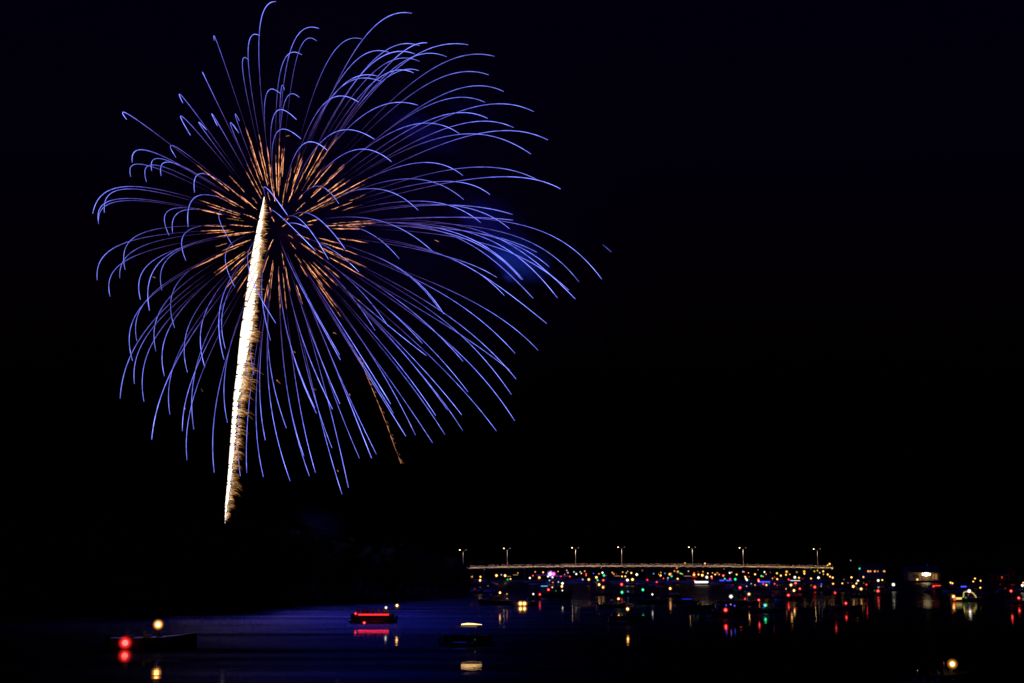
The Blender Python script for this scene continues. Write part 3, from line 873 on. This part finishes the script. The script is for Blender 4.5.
def boat(kind, x, y, rz, name='boat'):
    o = empty(name, (x, y, 0), rz); o.matrix_basis = Matrix.Translation((x, y, 0)) @ Matrix.Rotation(rz, 4, 'Z')
    for nm, me, subs in KIND[kind]['parts']:
        p = link(nm, me, o)
        for sn, sm_ in subs: link(sn, sm_, p)
    return o
LIGHTS = [(float(a), float(b), c, float(d)) for a, b, c, d in (l.split() for l in LIGHT_TEXT.strip().split('\n'))]
STRIPS = [(float(a), float(b), float(c), d, float(e)) for a, b, c, d, e in (l.split() for l in STRIP_TEXT.strip().split('\n'))]  # tan strips stand for lit boat decks, their brightness put into emission
q = random.Random(3)
BASEH = dict(a=2.3, o=2.3, t=1.5, w=2.1, s=1.5, r=1.25, d=1.2, D=1.1, g=1.2, G=1.1, b=1.0, B=.9, v=1.4, V=2.2, m=1.8, c=1.2, y=1.9, Y=1.6)
items = [(y, x, x, c, s, 0) for x, y, c, s in LIGHTS]+[(y, a, b, c, t, 1) for a, b, y, c, t in STRIPS]
items.sort(key=lambda e: (-e[5], -e[0]))
fleet = []                               # dict: Y, px, members
SOLO = [(852, 556), ]
for y, a, b, c, s, st in items:
    px = (a+b)/2; home = None; bd = 1e9
    for f in fleet:
        hh = CAM_H-(y-HORIZON)*f['Y']/FPX
        reach = 2.6*FPX/f['Y'] if not st else 1.2
        if abs(px-f['px']) < reach and .75 < hh < 4.2 and len(f['m']) < 4 and abs(px-f['px'])+abs(hh-2) < bd: home = f; bd = abs(px-f['px'])+abs(hh-2)
    if home is None:
        best = None
        for k in range(14):
            hh = (BASEH[c] if not st else .95)+(0 if k == 0 else q.uniform(-.25, .9+.12*k)); hh = max(.8, hh)
            Y = (CAM_H-hh)*FPX/max(2.0, y-HORIZON)
            if Y > 750: Y = q.uniform(655, 752)
            X = at(px, y, Y).x; sep = min([math.hypot((X-f['X']), (Y-f['Y'])*.8) for f in fleet] or [99])
            if best is None or sep > best[0]+.01: best = (sep, Y, X)
            if best[0] > 8.5: break
        home = dict(Y=best[1], X=best[2], px=px, m=[]); fleet.append(home)
    home['m'].append((y, a, b, c, s, st))
def words_for(f):
    cs = []
    for m in f['m']:
        nm = NAMEC[m[3]]
        if nm not in cs: cs.append(nm)
    n = len(f['m'])
    if len(cs) == 1: t = ('a long %s glow' % cs[0] if f['m'][0][5] else 'one %s light' % cs[0]) if n == 1 else '%s %s lights' % (('two', 'three', 'four')[n-2], cs[0])
    elif len(cs) == 2: t = '%s and %s lights' % tuple(cs)
    else: t = 'lights in %s colours' % ('three' if len(cs) == 3 else 'four')
    row = 'by the bridge' if f['Y'] > 600 else 'in mid river' if f['Y'] > 430 else 'in nearer water'
    k = sum(1 for p in POSTS if p[0] < f['px'])
    if f['px'] > 850: gap = 'off the right shore'
    elif k == 0: gap = 'left of the first lamp post'
    elif k == 7: gap = 'below the last lamp post'
    else: gap = 'between posts %s and %s' % (('one', 'two', 'three', 'four', 'five', 'six', 'seven')[k-1], ('one', 'two', 'three', 'four', 'five', 'six', 'seven')[k])
    return t, row, gap
keys = {}
for f in fleet: f['k'] = words_for(f); keys.setdefault(f['k'], []).append(f)
for k, fs in keys.items():
    fs.sort(key=lambda f: f['px'])
    for i, f in enumerate(fs):
        t, row, gap = k
        f['label'] = 'boat with %s %s, %s%s' % (t, row, (ORD[i]+' such ') if len(fs) > 1 else '', gap)
for f in fleet:
    kind = q.choices(range(6), (4, 4, 4, 3, 1 if f['Y'] < 600 else .4, 1))[0]
    hmax = max(CAM_H-(m[0]-HORIZON)*f['Y']/FPX for m in f['m'])
    if hmax < 2.6 and kind in (4, 5): kind = q.choice((0, 1, 2, 3))
    rz = q.choice((0, math.pi))+q.uniform(-.25, .25)
    o = boat(kind, f['X'], f['Y'], rz); tag(o, f['label'], 'boat', 'spectator boats on the river'); bpy.context.view_layer.update()
    for y, a, b, c, s, st in f['m']:
        p = seen_at(o, (a+b)/2, y, HALF[kind])
        if st: lay_strip(o, p, (b-a)*p.y/FPX, c, s*p.y/FPX)
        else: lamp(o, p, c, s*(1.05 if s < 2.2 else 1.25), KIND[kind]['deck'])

# ---- the nearer boats, one by one
def near_boat(kind, px, py, rz, label, lamps=(), scale=1.0):
    Y = water_Y(py); p = at(px, py, Y)
    o = boat(kind, p.x, Y, rz); o.matrix_basis = o.matrix_basis @ Matrix.Scale(scale, 4); tag(o, label, 'boat', 'spectator boats on the river')
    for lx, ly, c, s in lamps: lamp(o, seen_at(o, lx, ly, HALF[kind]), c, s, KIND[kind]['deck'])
    return o, Y
near_boat(1, 152, 648, .15, 'dark boat with a bright red bow light and amber stern light near the left bank', [(125.2, 642.8, 'r', 8.0), (158.2, 624.6, 'a', 6)], 1.5)
o, Y = near_boat(4, 372, 622.5, math.pi+.06, 'party pontoon boat with a glowing red light strip along its side', [(355.6, 613.6, 'r', 2.6), (386, 607.6, 'w', 2.4), (397, 605.5, 'a', 3.2), (364.2, 623, 'r', 3.2)], 1.12)
lay_strip(o, at(373.5, 614.6, Y-1.6), 27*Y/FPX, 'r', 1.3*Y/FPX)
ppl = MB()
for k in range(7):
    x = -2.4+k*.75+q.uniform(-.2, .2); yy = q.uniform(-.5, .7); hh = q.uniform(1.5, 1.8)
    t = MB(); t.tube([(x, yy, .62), (x, yy, .62+hh*.48), (x, yy, .62+hh*.78), (x, yy, .62+hh*.84)], [.13, .18, .23, .07], 8); t.ball((x, yy, .62+hh*.93), .115, 8, 6, 1.2)
    for s in (-1, 1): t.tube([(x+s*.21, yy, .62+hh*.79), (x+s*.27, yy-.08, .62+hh*.6), (x+s*.2, yy-.28, .62+hh*.64)], .05, 6)
    pe = t.build('person', M['skin']); pe.matrix_world = o.matrix_basis
    tag(pe, 'dark figure standing on the red lit party boat, %s from the left' % ORD[6-k], 'person', 'people on the party boat')
tb = MB(); tb.tube([(-3.2, 1.05, .6), (-3.5, 1.05, 1.9), (-4.3, 1.05, 2.35), (-4.6, 1.05, 1.9), (-4.2, 1.05, 1.5)], .09, 6); tb.build('tow_arch', M['alu'], o)
# warm lit canopy boat
o, Y = near_boat(4, 468, 645, .05, 'dark pontoon boat with a warm lit canopy and a long reflection', [(475, 639.6, 'G', 1.3)], .95)
c = MB(); c.loft([[(-1.1, -.5, 2.5), (-1.1, .5, 2.5), (-1.1, .5, 2.6), (-1.1, -.5, 2.6)], [(-.2, -.6, 2.52), (-.2, .6, 2.52), (-.2, .6, 2.72), (-.2, -.6, 2.72)], [(.7, -.5, 2.5), (.7, .5, 2.5), (.7, .5, 2.66), (.7, -.5, 2.66)], [(1.75, -.3, 2.5), (1.75, .3, 2.5), (1.75, .3, 2.53), (1.75, -.3, 2.53)]])
bpy.context.view_layer.update(); lp = o.matrix_basis.inverted() @ at(470, 624, Y)
cl = c.build('canopy_light', emit('warm_canopy_lamp', (1, .56, .2), 2.6), o, loc=(lp.x-.1, lp.y, lp.z-2.6))
near_boat(5, 496.5, 604.8, math.pi, 'dark cabin cruiser silhouette with an amber top light on the blue water', [(500, 592.7, 'a', 3.0), (507, 594, 'o', 1.8), (507.2, 598.6, 'o', 1.6), (490.9, 594.8, 'D', 1.3)], .95)  # lower amber dot is a reflection on the boat, built as a glowing globe
near_boat(0, 522.6, 606, .2, 'motorboat with two dazzling amber headlights side by side', [(520.4, 603.6, 'a', 5.2), (524.4, 603.6, 'a', 5.2)], 1.0)
near_boat(3, 485, 591.6, .1, 'unlit low black boat lying off the tip of the left bank', [], 1.35)
near_boat(3, 557, 600, -.05, 'long black barge like boat below the violet lights', [], 1.2)
near_boat(1, 952, 681, .5, 'nearest boat with one dazzling amber masthead light at the bottom right', [(952.4, 664, 'a', 12), (943.8, 662.6, 'd', 2.2)], .75)
near_boat(5, 730, 613.5, .05, 'dark cruiser with blue deck glow under a bright red and white light pair', [], .85)
o, Y = near_boat(0, 966, 601.6, math.pi-.05, 'boat outlined by yellow lights with a curved arch', [(953.5, 596.5, 'a', 3.0), (954.6, 599.4, 'r', 2.2), (969.2, 591, 'w', 3.0), (965.6, 597.6, 'G', 2.2), (968.3, 594.5, 'd', 1.8)], 1.25)
ym = emit('yellow_outline_lamp', (1, .72, .16), .55); inv = o.matrix_basis.inverted()
a = MB(); a.tube([inv @ at(x, y, Y-1) for x, y in ((955.5, 598.4), (959, 598.6), (962.4, 598.2), (963.6, 596), (963.8, 592.4), (966, 591.6), (970, 591.8), (973, 593), (975.4, 596), (976.4, 598.8))], .16, 6); a.build('arch_light', ym, o)
a = MB(); a.tube([inv @ at(x, y, Y-1) for x, y in ((956, 598.5), (961.5, 598.4))], .26, 6); a.build('deck_light', emit('yellow_deck_lamp', (1, .75, .2), 1.0), o)

# ------------------------------------------------------------------ right shore
def block(o, name, c, d, m, parent=None): b = MB(); b.box(c, d); return b.build(name, m, parent or o)
hY = 706.0; hp = at(927, 583, hY); gz = bank_z(RIGHT, hp.x, hY, 9)
ho = empty('shore_house', (hp.x, hY+4, max(gz, .8)), 0); tag(ho, 'waterfront house with a brightly lit columned porch on the right shore', 'house')
u = hY/FPX
block(ho, 'wall', (0, 5, 2.2), (15, 7, 4.4), M['wall']); block(ho, 'porch_floor', (0, -.6, .1), (15.4, 4, .25), M['plank'])
rf = MB(); rf.loft([[(-8.6, -3, 4.42), (-8.6, 9.2, 4.42), (-8.6, 3, 7.2)], [(8.2, -3, 4.42), (8.2, 9.2, 4.42), (8.2, 3, 7.2)]]); rf = rf.build('roof', M['roof'], ho)
block(ho, 'chimney', (3, 4.5, 7.4), (.8, .8, 2), M['concrete'], rf)
for x in (-5.2, -3.7, -1.9, 1.9, 4.2, 6.9):
    p = MB(); p.box((x, -2.4, 2.3), (.28, .28, 4.2)); p.build('porch_post', M['wall'], ho)
p = MB(); p.box((-6.6, -2.5, 4.3), (3.5, .16, .25)); p.box((1.2, -2.5, 4.3), (12, .16, .25)); p.build('eave_beam', M['wall'], ho)
pw = block(ho, 'window', (5.6, 1.46, 2.1), (2.6, .06, 2.9), M['hull_w']); block(ho, 'pane', (5.6, 1.41, 2.1), (2.4, .04, 2.7), emit('lit_wall_patch', (1, .42, .12), .3), pw)  # added glowing pane stands for the lit patch of wall
for x in (-4.6, -2.9):
    w_ = block(ho, 'window', (x, 1.46, 2.3), (1.4, .06, 1.5), M['hull_w']); block(ho, 'pane', (x, 1.41, 2.3), (1.2, .04, 1.3), M['glass'], w_)
dr = block(ho, 'door', (.3, 1.46, 1.35), (1.1, .08, 2.2), M['plank']); b = MB(); b.ball((.7, 1.36, 1.3), .06, 8, 6); b.build('handle', M['alu'], dr)
for x, r in ((-1.0, .65), (.6, .95), (2.1, .7)):
    b = MB(); b.ball((x, -1.0, 3.25), r, 12, 8); b.build('porch_lamp', emit('porch_lamp_glow', (1, .68, .32), 10), ho)
b = MB(); b.ball((-4.3, -2.8, .75), .55, 10, 6); b.build('path_lamp', emit('path_lamp_glow', (1, .5, .15), 1.6), ho)
ld = bpy.data.lights.new('porch_light', 'SPOT'); ld.spot_size = R(140); ld.spot_blend = .6; ld.energy = 260; ld.color = (1, .6, .22); ld.shadow_soft_size = 1.2
lo = bpy.data.objects.new('porch_light', ld); col.objects.link(lo); lo.parent = ho; lo.location = (1.5, -1.1, 3.1)
# long building with a row of lit windows
wp = at(877, 571.4, 770.0); wo = empty('lakeside_building', (wp.x, 778, wp.z-2.2)); tag(wo, 'low dark waterfront building with a row of small amber windows', 'building')
block(wo, 'wall', (0, 4, 1), (13, 7, 6), M['wall'])
rf = MB(); rf.loft([[(-7, 0, 4.02), (-7, 8, 4.02), (-7, 4, 6)], [(7, 0, 4.02), (7, 8, 4.02), (7, 4, 6)]]); rf.build('roof', M['roof'], wo)
for x, w_, k in ((868.4, .9, 1.0), (870.6, .9, .7), (875, .9, .8), (877.9, .8, .3), (884.4, 1.2, .7)):
    X = at(x, 571.3, 778).x-wp.x
    f_ = block(wo, 'window', (X, .44, 2.2), (w_+.2, .1, 1.1), M['hull_w']); block(wo, 'pane', (X, .37, 2.2), (w_, .05, .9), emit('lit_window', (1, .36, .08), 1.5*k), f_)
# red lit pier shelter
rp = at(999, 583.4, 690.0); ro = empty('pier_shelter', (rp.x, 690, .2)); tag(ro, 'open pier shelter glowing dim red at the far right shore', 'pier')
block(ro, 'deck', (0, 0, .3), (9, 4, .3), M['plank'])
for x in (-4, -2, 0, 2, 4):
    for yy in (-1.7, 1.7): p = MB(); p.box((x, yy, 1.9), (.16, .16, 3.0)); p.build('post', M['plank'], ro)
rf = MB(); rf.loft([[(-4.6, -2.2, 3.42), (-4.6, 2.2, 3.42), (-4.6, 0, 4.3)], [(4.6, -2.2, 3.42), (4.6, 2.2, 3.42), (4.6, 0, 4.3)]]); rf.build('roof', M['roof'], ro)
b = MB(); b.box((.9, -1.9, 2.6), (.75, .1, .95)); b.build('red_sign', emit('red_sign_glow', (1, .07, .01), .55), ro)
ld = bpy.data.lights.new('red_light', 'POINT'); ld.energy = 60; ld.color = (1, .08, .01); ld.shadow_soft_size = .3
lo = bpy.data.objects.new('red_light', ld); col.objects.link(lo); lo.parent = ro; lo.location = (.5, -.6, 1.6)
tp = at(1012.5, 583, 690.0); ft = tree(tp.x, 690, 1.0, .75, 'tall bare trunked tree faintly lit red beside the pier shelter', None, 1)
ld = bpy.data.lights.new('red_light', 'POINT'); ld.energy = 60; ld.color = (1, .1, .02); ld.shadow_soft_size = .3
lo = bpy.data.objects.new('red_light', ld); col.objects.link(lo); lo.parent = ro; lo.location = (5.2, -3.5, 4.2)
# lamps on the right bank, each on its own post
def bank_lamp(px, py, Y, k, s, label):
    p = at(px, py, Y); z = max(0.2, bank_z(RIGHT, p.x, Y, 9)) if sdist(RIGHT, p.x, Y) > 0 else 0.0
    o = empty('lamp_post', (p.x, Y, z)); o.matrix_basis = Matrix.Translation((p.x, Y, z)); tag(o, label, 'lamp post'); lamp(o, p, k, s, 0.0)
bank_lamp(829.6, 563.9, 768, 'a', 2.2, 'amber lamp post at the right end of the bridge')
bank_lamp(827.6, 565.3, 770, 'y', 1.7, 'small yellow lamp just left of the amber lamp at the bridge end')
bank_lamp(832.2, 568.4, 772, 'y', 1.7, 'small yellow lamp low under the right end of the bridge')
bank_lamp(850.7, 560.4, 785, 's', 1.4, 'pale bluish lamp high on the dark right bank')
bank_lamp(685, 563.1, BY-5.3, 'y', 1.5, 'tiny yellow lamp on the bridge rail just left of the fifth street lamp')
bank_lamp(705, 563.5, BY-5.3, 'a', 1.8, 'small amber lamp on the bridge rail just right of the fifth street lamp')
bank_lamp(859.6, 568.6, 760, 'g', 2.2, 'green channel marker light on the right bank')
ltree = at(836, 575, 776); t_ = tree(ltree.x, 776, 3.0, .62, 'small tree dimly lit by the lamps at the right bridge end', None, 0)
def right_top(px): return None if px < 838 else 556-10*min(1, (px-838)/120)+4*math.sin(px*.13)
forest(RIGHT, 9, 60, (165, 420), (715, 900), 14, 150, 8.0, 'black tree on the dark wooded right shore', 'trees on the dark right shore', right_top)

# ------------------------------------------------------------------ the firework
BC = Vector((-79.705, 475.0, 122.572))       # where the shell broke
burst = empty('firework_burst', BC); tag(burst, 'huge blue firework burst with an orange heart filling the upper left sky', 'firework')
BLUE = burn_mat('blue_star_trail', [(0, (0, 0, 0)), (.1, (.010, .006, .035)), (.28, (.055, .032, .17)), (.5, (.095, .10, .55)), (.75, (.16, .19, .92)), (.93, (.2, .24, 1.0)), (1, (.10, .10, .6))], 1.0, .35, .62)
ORANGE = burn_mat('orange_ember_trail', [(0, (.30, .11, .04)), (.25, (1, .40, .18)), (.7, (.95, .34, .16)), (.9, (.45, .16, .13)), (1, (.05, .015, .04))], 1.5, .5, .12)
q = random.Random(21); blue, amber = [], []
def star(V, te, k, wx, wz): 
    w_ = Vector((wx, 0, wz))
    return lambda t: w_*(t-(1-math.exp(-k*t))/k)+V*((1-math.exp(-k*t))/k)
def t_at(V, k, r): 
    a = 1-k*r/V.length; return -math.log(a)/k if a > 0.02 else 4.0/k
def streak(f, t0, t1, n, rad, g, jag=0.0):
    m = MB(); pts, a = [], []
    for i in range(n+1):
        u = i/n; t = t0+(t1-t0)*u**1.35; p = f(t)
        if jag: p = p+Vector((q.gauss(0, jag), q.gauss(0, jag), q.gauss(0, jag)))
        pts.append(p); a.append(u)
    m.tube(pts, [rad*(.55+.45*min(1, 1.6*u+.05)) for u in a], 5, a, g)
    return m, (pts[-1]-pts[0]).length
for (vx, vy, vz, te, k, wx, wz) in TRAILS:
    V = Vector((vx, vy, vz)); f = star(V, te, k, wx, wz)
    t0 = t_at(V, k, q.uniform(24, 34)); t0 = min(t0, te*.45)
    n = 26
    m, ln = streak(f, t0, te, n, .092*q.uniform(.85, 1.15), q.uniform(1.3, 2.5))
    blue.append((ln, m))
    ta, tb = t_at(V, k, q.uniform(15, 24)), t_at(V, k, q.uniform(27, 39))
    m, ln = streak(f, ta, min(tb, te*.5), 8, .14*q.uniform(.75, 1.2), q.uniform(.45, 1.2), .05); 
    if q.random() < .62: amber.append((ln, m))
for i in range(34):                             # stars whose blue never caught
    z = q.uniform(-1, 1); ph = q.uniform(0, 6.283); s_ = math.sqrt(1-z*z)
    V = Vector((s_*math.cos(ph), s_*math.sin(ph), z))*250*q.uniform(.9, 1.1); f = star(V, 1, 2.72, 16.57, -29.1)
    r0 = q.uniform(15, 27)
    m, ln = streak(f, t_at(V, 2.72, r0), t_at(V, 2.72, r0+q.uniform(4, 15)), 7, .125*q.uniform(.7, 1.2), q.uniform(.3, .95), .06); amber.append((ln, m))
m = MB(); p0, p1 = at(602.6, 244.5, 480)-BC, at(611.4, 252, 480)-BC; m.tube([p0, p0.lerp(p1, .5), p1], [.1, .14, .1], 5, [.45, .6, .5], .7); blue.append((500, m))
for lst, nm, mt in ((blue, 'spark_trail', BLUE), (amber, 'ember_trail', ORANGE)):
    lst.sort(key=lambda e: -e[0]); rest = MB()
    for i, (ln, m) in enumerate(lst):
        if i < 99: m.build(nm, mt, burst, attrs=True)
        else: rest.add(m.v, m.f, m.a, m.g, True)
    ro_ = rest.build(nm+'s', mt, burst, attrs=True); ro_['kind'] = 'stuff'
# stray sparks blown out of single stars, and the gold flecked star
FL = MB()
for x, y, dx, dy in ((276.5, 380, 4, 4), (201, 389, 2, 3), (333, 332.5, 4.5, 2), (152.5, 277, 3, 1), (286, 136.5, 4, -1), (337, 470, 1.5, 2), (434, 240, 5, 2), (293.5, 351.5, 2, 1.5), (314, 389, 2, 1.5), (349, 394, 1.5, 1.5), (357.5, 300, 3, 1.5), (184.5, 408.5, 1, 1.2)):
    p0, p1 = at(x, y, 475)-BC, at(x+dx, y+dy, 475)-BC; FL.tube([p0, p0.lerp(p1, .4)+Vector((0, 0, .1)), p1], [.1, .15, .07], 5, [.2, .5, .9], .4)
fl = FL.build('stray_sparks', ORANGE, burst, attrs=True); fl['kind'] = 'stuff'
G = MB(); gp = [at(x, y, 470)-BC for x, y in ((345, 337), (353, 350), (362, 364), (368.5, 380), (379, 405), (387.8, 427.5), (395, 448), (401, 463.5))]
G.tube(gp, [.04, .06, .08, .09, .1, .1, .1, .08], 5, [.95, .8, .6, .5, .4, .4, .4, .5], .4)
for i in range(34):
    u = q.random()**.7*(len(gp)-1.01); j = int(u); p = gp[j].lerp(gp[j+1], u-j); l_ = q.uniform(.2, 1.1)
    G.tube([p, p+Vector((l_*.5, q.uniform(-.3, .3), .12)), p+Vector((l_, q.uniform(-.4, .4), -.25*l_))], [.07, .06, .03], 4, [.2, .5, .9], q.uniform(.2, .6))
gt = G.build('gold_trail', ORANGE, burst, attrs=True); tag(gt, 'thin flecked gold trail falling at the lower right')
ld = bpy.data.lights.new('burst_light', 'POINT'); ld.energy = BURST_W; ld.color = (.025, .04, 1.0); ld.shadow_soft_size = 45
lo = bpy.data.objects.new('burst_light', ld); col.objects.link(lo); lo.parent = burst; lo.location = at(345, 247, 475)-BC

# ------------------------------------------------------------------ rising comet
COMET = burn_mat('comet_fire', [(0, (1.0, .82, .62)), (.25, (1.0, .66, .38)), (.45, (.8, .38, .14)), (.7, (.34, .14, .035)), (1, (.03, .01, .0))], 1.0, .5, .25)
CORE = burn_mat('comet_core', [(0, (.75, .28, .14)), (.5, (1, .78, .56)), (1, (1, .88, .74))], 1.15)
PATH = [(530, 224.6, 1.2), (519, 224.8, 2.2), (505, 225.2, 4.5), (497, 226, 6), (475, 228, 7.2), (455, 229.4, 8.4), (430, 231.2, 9.4), (400, 233.2, 10.4), (370, 236.8, 12.2), (347, 239, 13.6), (335, 240.2, 14.4), (310, 244, 13.2), (283, 247.5, 12), (262, 250.6, 10.6), (244.5, 253.8, 9.4), (228, 257, 7), (211, 260.8, 4.2), (203, 262.6, 2.2), (196, 264, .8)]
def path(y):                                # left edge and width in picture rows, for the fixed distance of the launch
    for (a, b, c), (d_, e, f_) in zip(PATH, PATH[1:]):
        if d_ <= y <= a: t = (a-y)/(a-d_); return b+(e-b)*t, c+(f_-c)*t
cb = at(224.8, 530, 475); comet = empty('comet', (cb.x, cb.y, cb.z)); tag(comet, 'bright white gold comet tail climbing from the trees into the blue burst', 'firework')
U = 475/FPX; q = random.Random(9)
core = MB(); ys = rng_(0, 330, 1.5); pts, rad, g = [], [], []
for i in ys:
    y = 527-i; l, wd = path(y)
    kf = .56 if y > 400 else .56+(.86-.56)*min(1, (400-y)/70)
    wv = wd*kf*(.9+.22*noise.noise(Vector((i*.16, 0, 4)))+.1*noise.noise(Vector((i*.7, 2, 4))))
    wv = max(.5, wv); pts.append(at(l+wv/2+.25*noise.noise(Vector((i*.25, 7, 0))), y, 475)-cb); rad.append(wv/2*U); g.append(1.35)
core.tube(pts, rad, 10, [1.0]*len(pts), g); core.build('core', CORE, comet, attrs=True)
fr = MB()
for i in range(2300):
    y = 200+q.random()*322; l, wd = path(y); low = max(0, min(1, (y-320)/60))
    clump = .5+1.3*noise.noise(Vector((y*.11, 1.3, 0)))+.9*noise.noise(Vector((y*.3, 5.3, 0)))
    if q.random() > .35+.75*clump*(.35+.65*low)+(1-low)*.35: continue
    s0 = (q.uniform(.42, .85)*low+q.uniform(.5, .9)*(1-low))*wd; ln = max(.4, min(wd*1.12-s0+q.expovariate(1/(1.2+2.2*low)), wd*1.5))*(.5+.5*max(0, min(1.15, clump)))
    dr = (.1+.42*low*q.uniform(.4, 1.3))*ln; bow = q.uniform(.05, .25)*ln
    z0 = q.uniform(-1, 1)*wd*.4*U; z1 = z0+q.uniform(-1, 1)*ln*.5*U
    P_ = []
    for t in (0, .3, .65, 1): 
        p = at(l+s0+ln*t, y-bow*math.sin(t*2.2)+dr*t*t, 475)-cb; p.y += z0+(z1-z0)*t; P_.append(p)
    rr = q.uniform(.45, 1.0)*.11
    fr.tube(P_, [rr, rr, rr*.8, rr*.35], 4, [.0+.25*q.random(), .3, .6, .98], q.uniform(.35, 1.4))
fo = fr.build('spark_fringe', COMET, comet, attrs=True); fo['kind'] = 'stuff'
ld = bpy.data.lights.new('comet_light', 'POINT'); ld.energy = COMET_W; ld.color = (1, .6, .42); ld.shadow_soft_size = 30
lo = bpy.data.objects.new('comet_light', ld); col.objects.link(lo); lo.parent = comet; lo.location = at(243, 330, 475)-cb

# ------------------------------------------------------------------ smoke lit by the burst
def smoke_mat(name, dens, scale, colour=(.55, .6, .75), red_glow=0.0):
    m = bpy.data.materials.new(name); m.use_nodes = True; nt = m.node_tree; nt.nodes.clear(); N = nt.nodes.new; L = nt.links.new
    out = N('ShaderNodeOutputMaterial'); v = N('ShaderNodeVolumePrincipled'); tc = N('ShaderNodeTexCoord')
    v.inputs['Color'].default_value = (*colour, 1); v.inputs['Anisotropy'].default_value = 0
    nz = N('ShaderNodeTexNoise'); nz.inputs['Scale'].default_value = scale; nz.inputs['Detail'].default_value = 3; L(tc.outputs['Object'], nz.inputs['Vector'])
    ln = N('ShaderNodeVectorMath'); ln.operation = 'LENGTH'; L(tc.outputs['Object'], ln.inputs[0])
    nb = N('ShaderNodeTexNoise'); nb.inputs['Scale'].default_value = scale*.9; nb.inputs['Detail'].default_value = 4; L(tc.outputs['Object'], nb.inputs['Vector'])
    wob = N('ShaderNodeMath'); wob.operation = 'MULTIPLY_ADD'; wob.inputs[1].default_value = 1.5; L(nb.outputs['Fac'], wob.inputs[0])
    sub = N('ShaderNodeMath'); sub.operation = 'SUBTRACT'; sub.inputs[1].default_value = .6; L(ln.outputs['Value'], sub.inputs[0]); L(sub.outputs[0], wob.inputs[2])
    mr = N('ShaderNodeMapRange'); mr.inputs['From Min'].default_value = .15; mr.inputs['From Max'].default_value = .95; mr.inputs['To Min'].default_value = 1; mr.inputs['To Max'].default_value = 0
    mr.interpolation_type = 'SMOOTHSTEP'; L(wob.outputs[0], mr.inputs['Value'])
    m2 = N('ShaderNodeMapRange'); m2.inputs['From Min'].default_value = .4; m2.inputs['From Max'].default_value = .68; m2.inputs['To Min'].default_value = .08; m2.inputs['To Max'].default_value = 1; L(nz.outputs['Fac'], m2.inputs['Value'])
    mu = N('ShaderNodeMath'); mu.operation = 'MULTIPLY'; L(mr.outputs[0], mu.inputs[0]); L(m2.outputs[0], mu.inputs[1])
    mv = N('ShaderNodeMath'); mv.operation = 'MULTIPLY'; mv.inputs[1].default_value = dens; L(mu.outputs[0], mv.inputs[0]); L(mv.outputs[0], v.inputs['Density'])
    if red_glow:
        em = N('ShaderNodeMath'); em.operation = 'MULTIPLY'; em.inputs[1].default_value = red_glow; L(mu.outputs[0], em.inputs[0]); L(em.outputs[0], v.inputs['Emission Strength']); v.inputs['Emission Color'].default_value = (1, .08, .05, 1)  # red light on the smoke is put into its own emission
    L(v.outputs[0], out.inputs['Volume']); m.cycles.volume_step_rate = 2.0; return m
def smoke(px, py, Y, r, dens, label, scale=1.6, squash=(1, 1, .6), colour=(.55, .6, .75), red_glow=0.0):
    b = MB(); b.ball((0, 0, 0), 1, 16, 10); o = b.build('smoke', smoke_mat('smoke_puff', dens, scale, colour, red_glow), loc=at(px, py, Y))
    o.scale = (r*squash[0], r*squash[1], r*squash[2]); o.rotation_euler = (0, .35, 0); tag(o, label, 'smoke', kind='stuff'); return o
smoke(517, 259, 480, 15, .085, 'brightest blue lit smoke at the right edge of the burst', 1.5, (1.25, 1, .75), (.3, .95, .8))
smoke(509, 277, 478, 4, .16, 'tiny bright wisp of blue smoke just below the brightest puff', 2.0, (1.2, 1, .8), (.4, .95, .8))
smoke(488, 222, 482, 17, .016, 'dim blue smoke above the brightest puff', 1.5, (1.3, 1, .8))
smoke(422, 131, 485, 16, .014, 'small blue smoke streak among the upper right trails', 1.6, (1.5, 1, .6))
smoke(470, 108, 485, 15, .004, 'faint blue smoke near the top right trails', 1.6, (1.4, 1, .6))
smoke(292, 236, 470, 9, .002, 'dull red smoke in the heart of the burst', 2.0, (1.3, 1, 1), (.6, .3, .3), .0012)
smoke(320, 523, 520, 13, .008, 'faint blue smoke low over the left bank trees', 1.4, (1.3, 1, .7))
smoke(400, 210, 520, 125, .0004, 'thin veil of blue smoke round the whole burst', 1.8, (1.2, .6, .95))
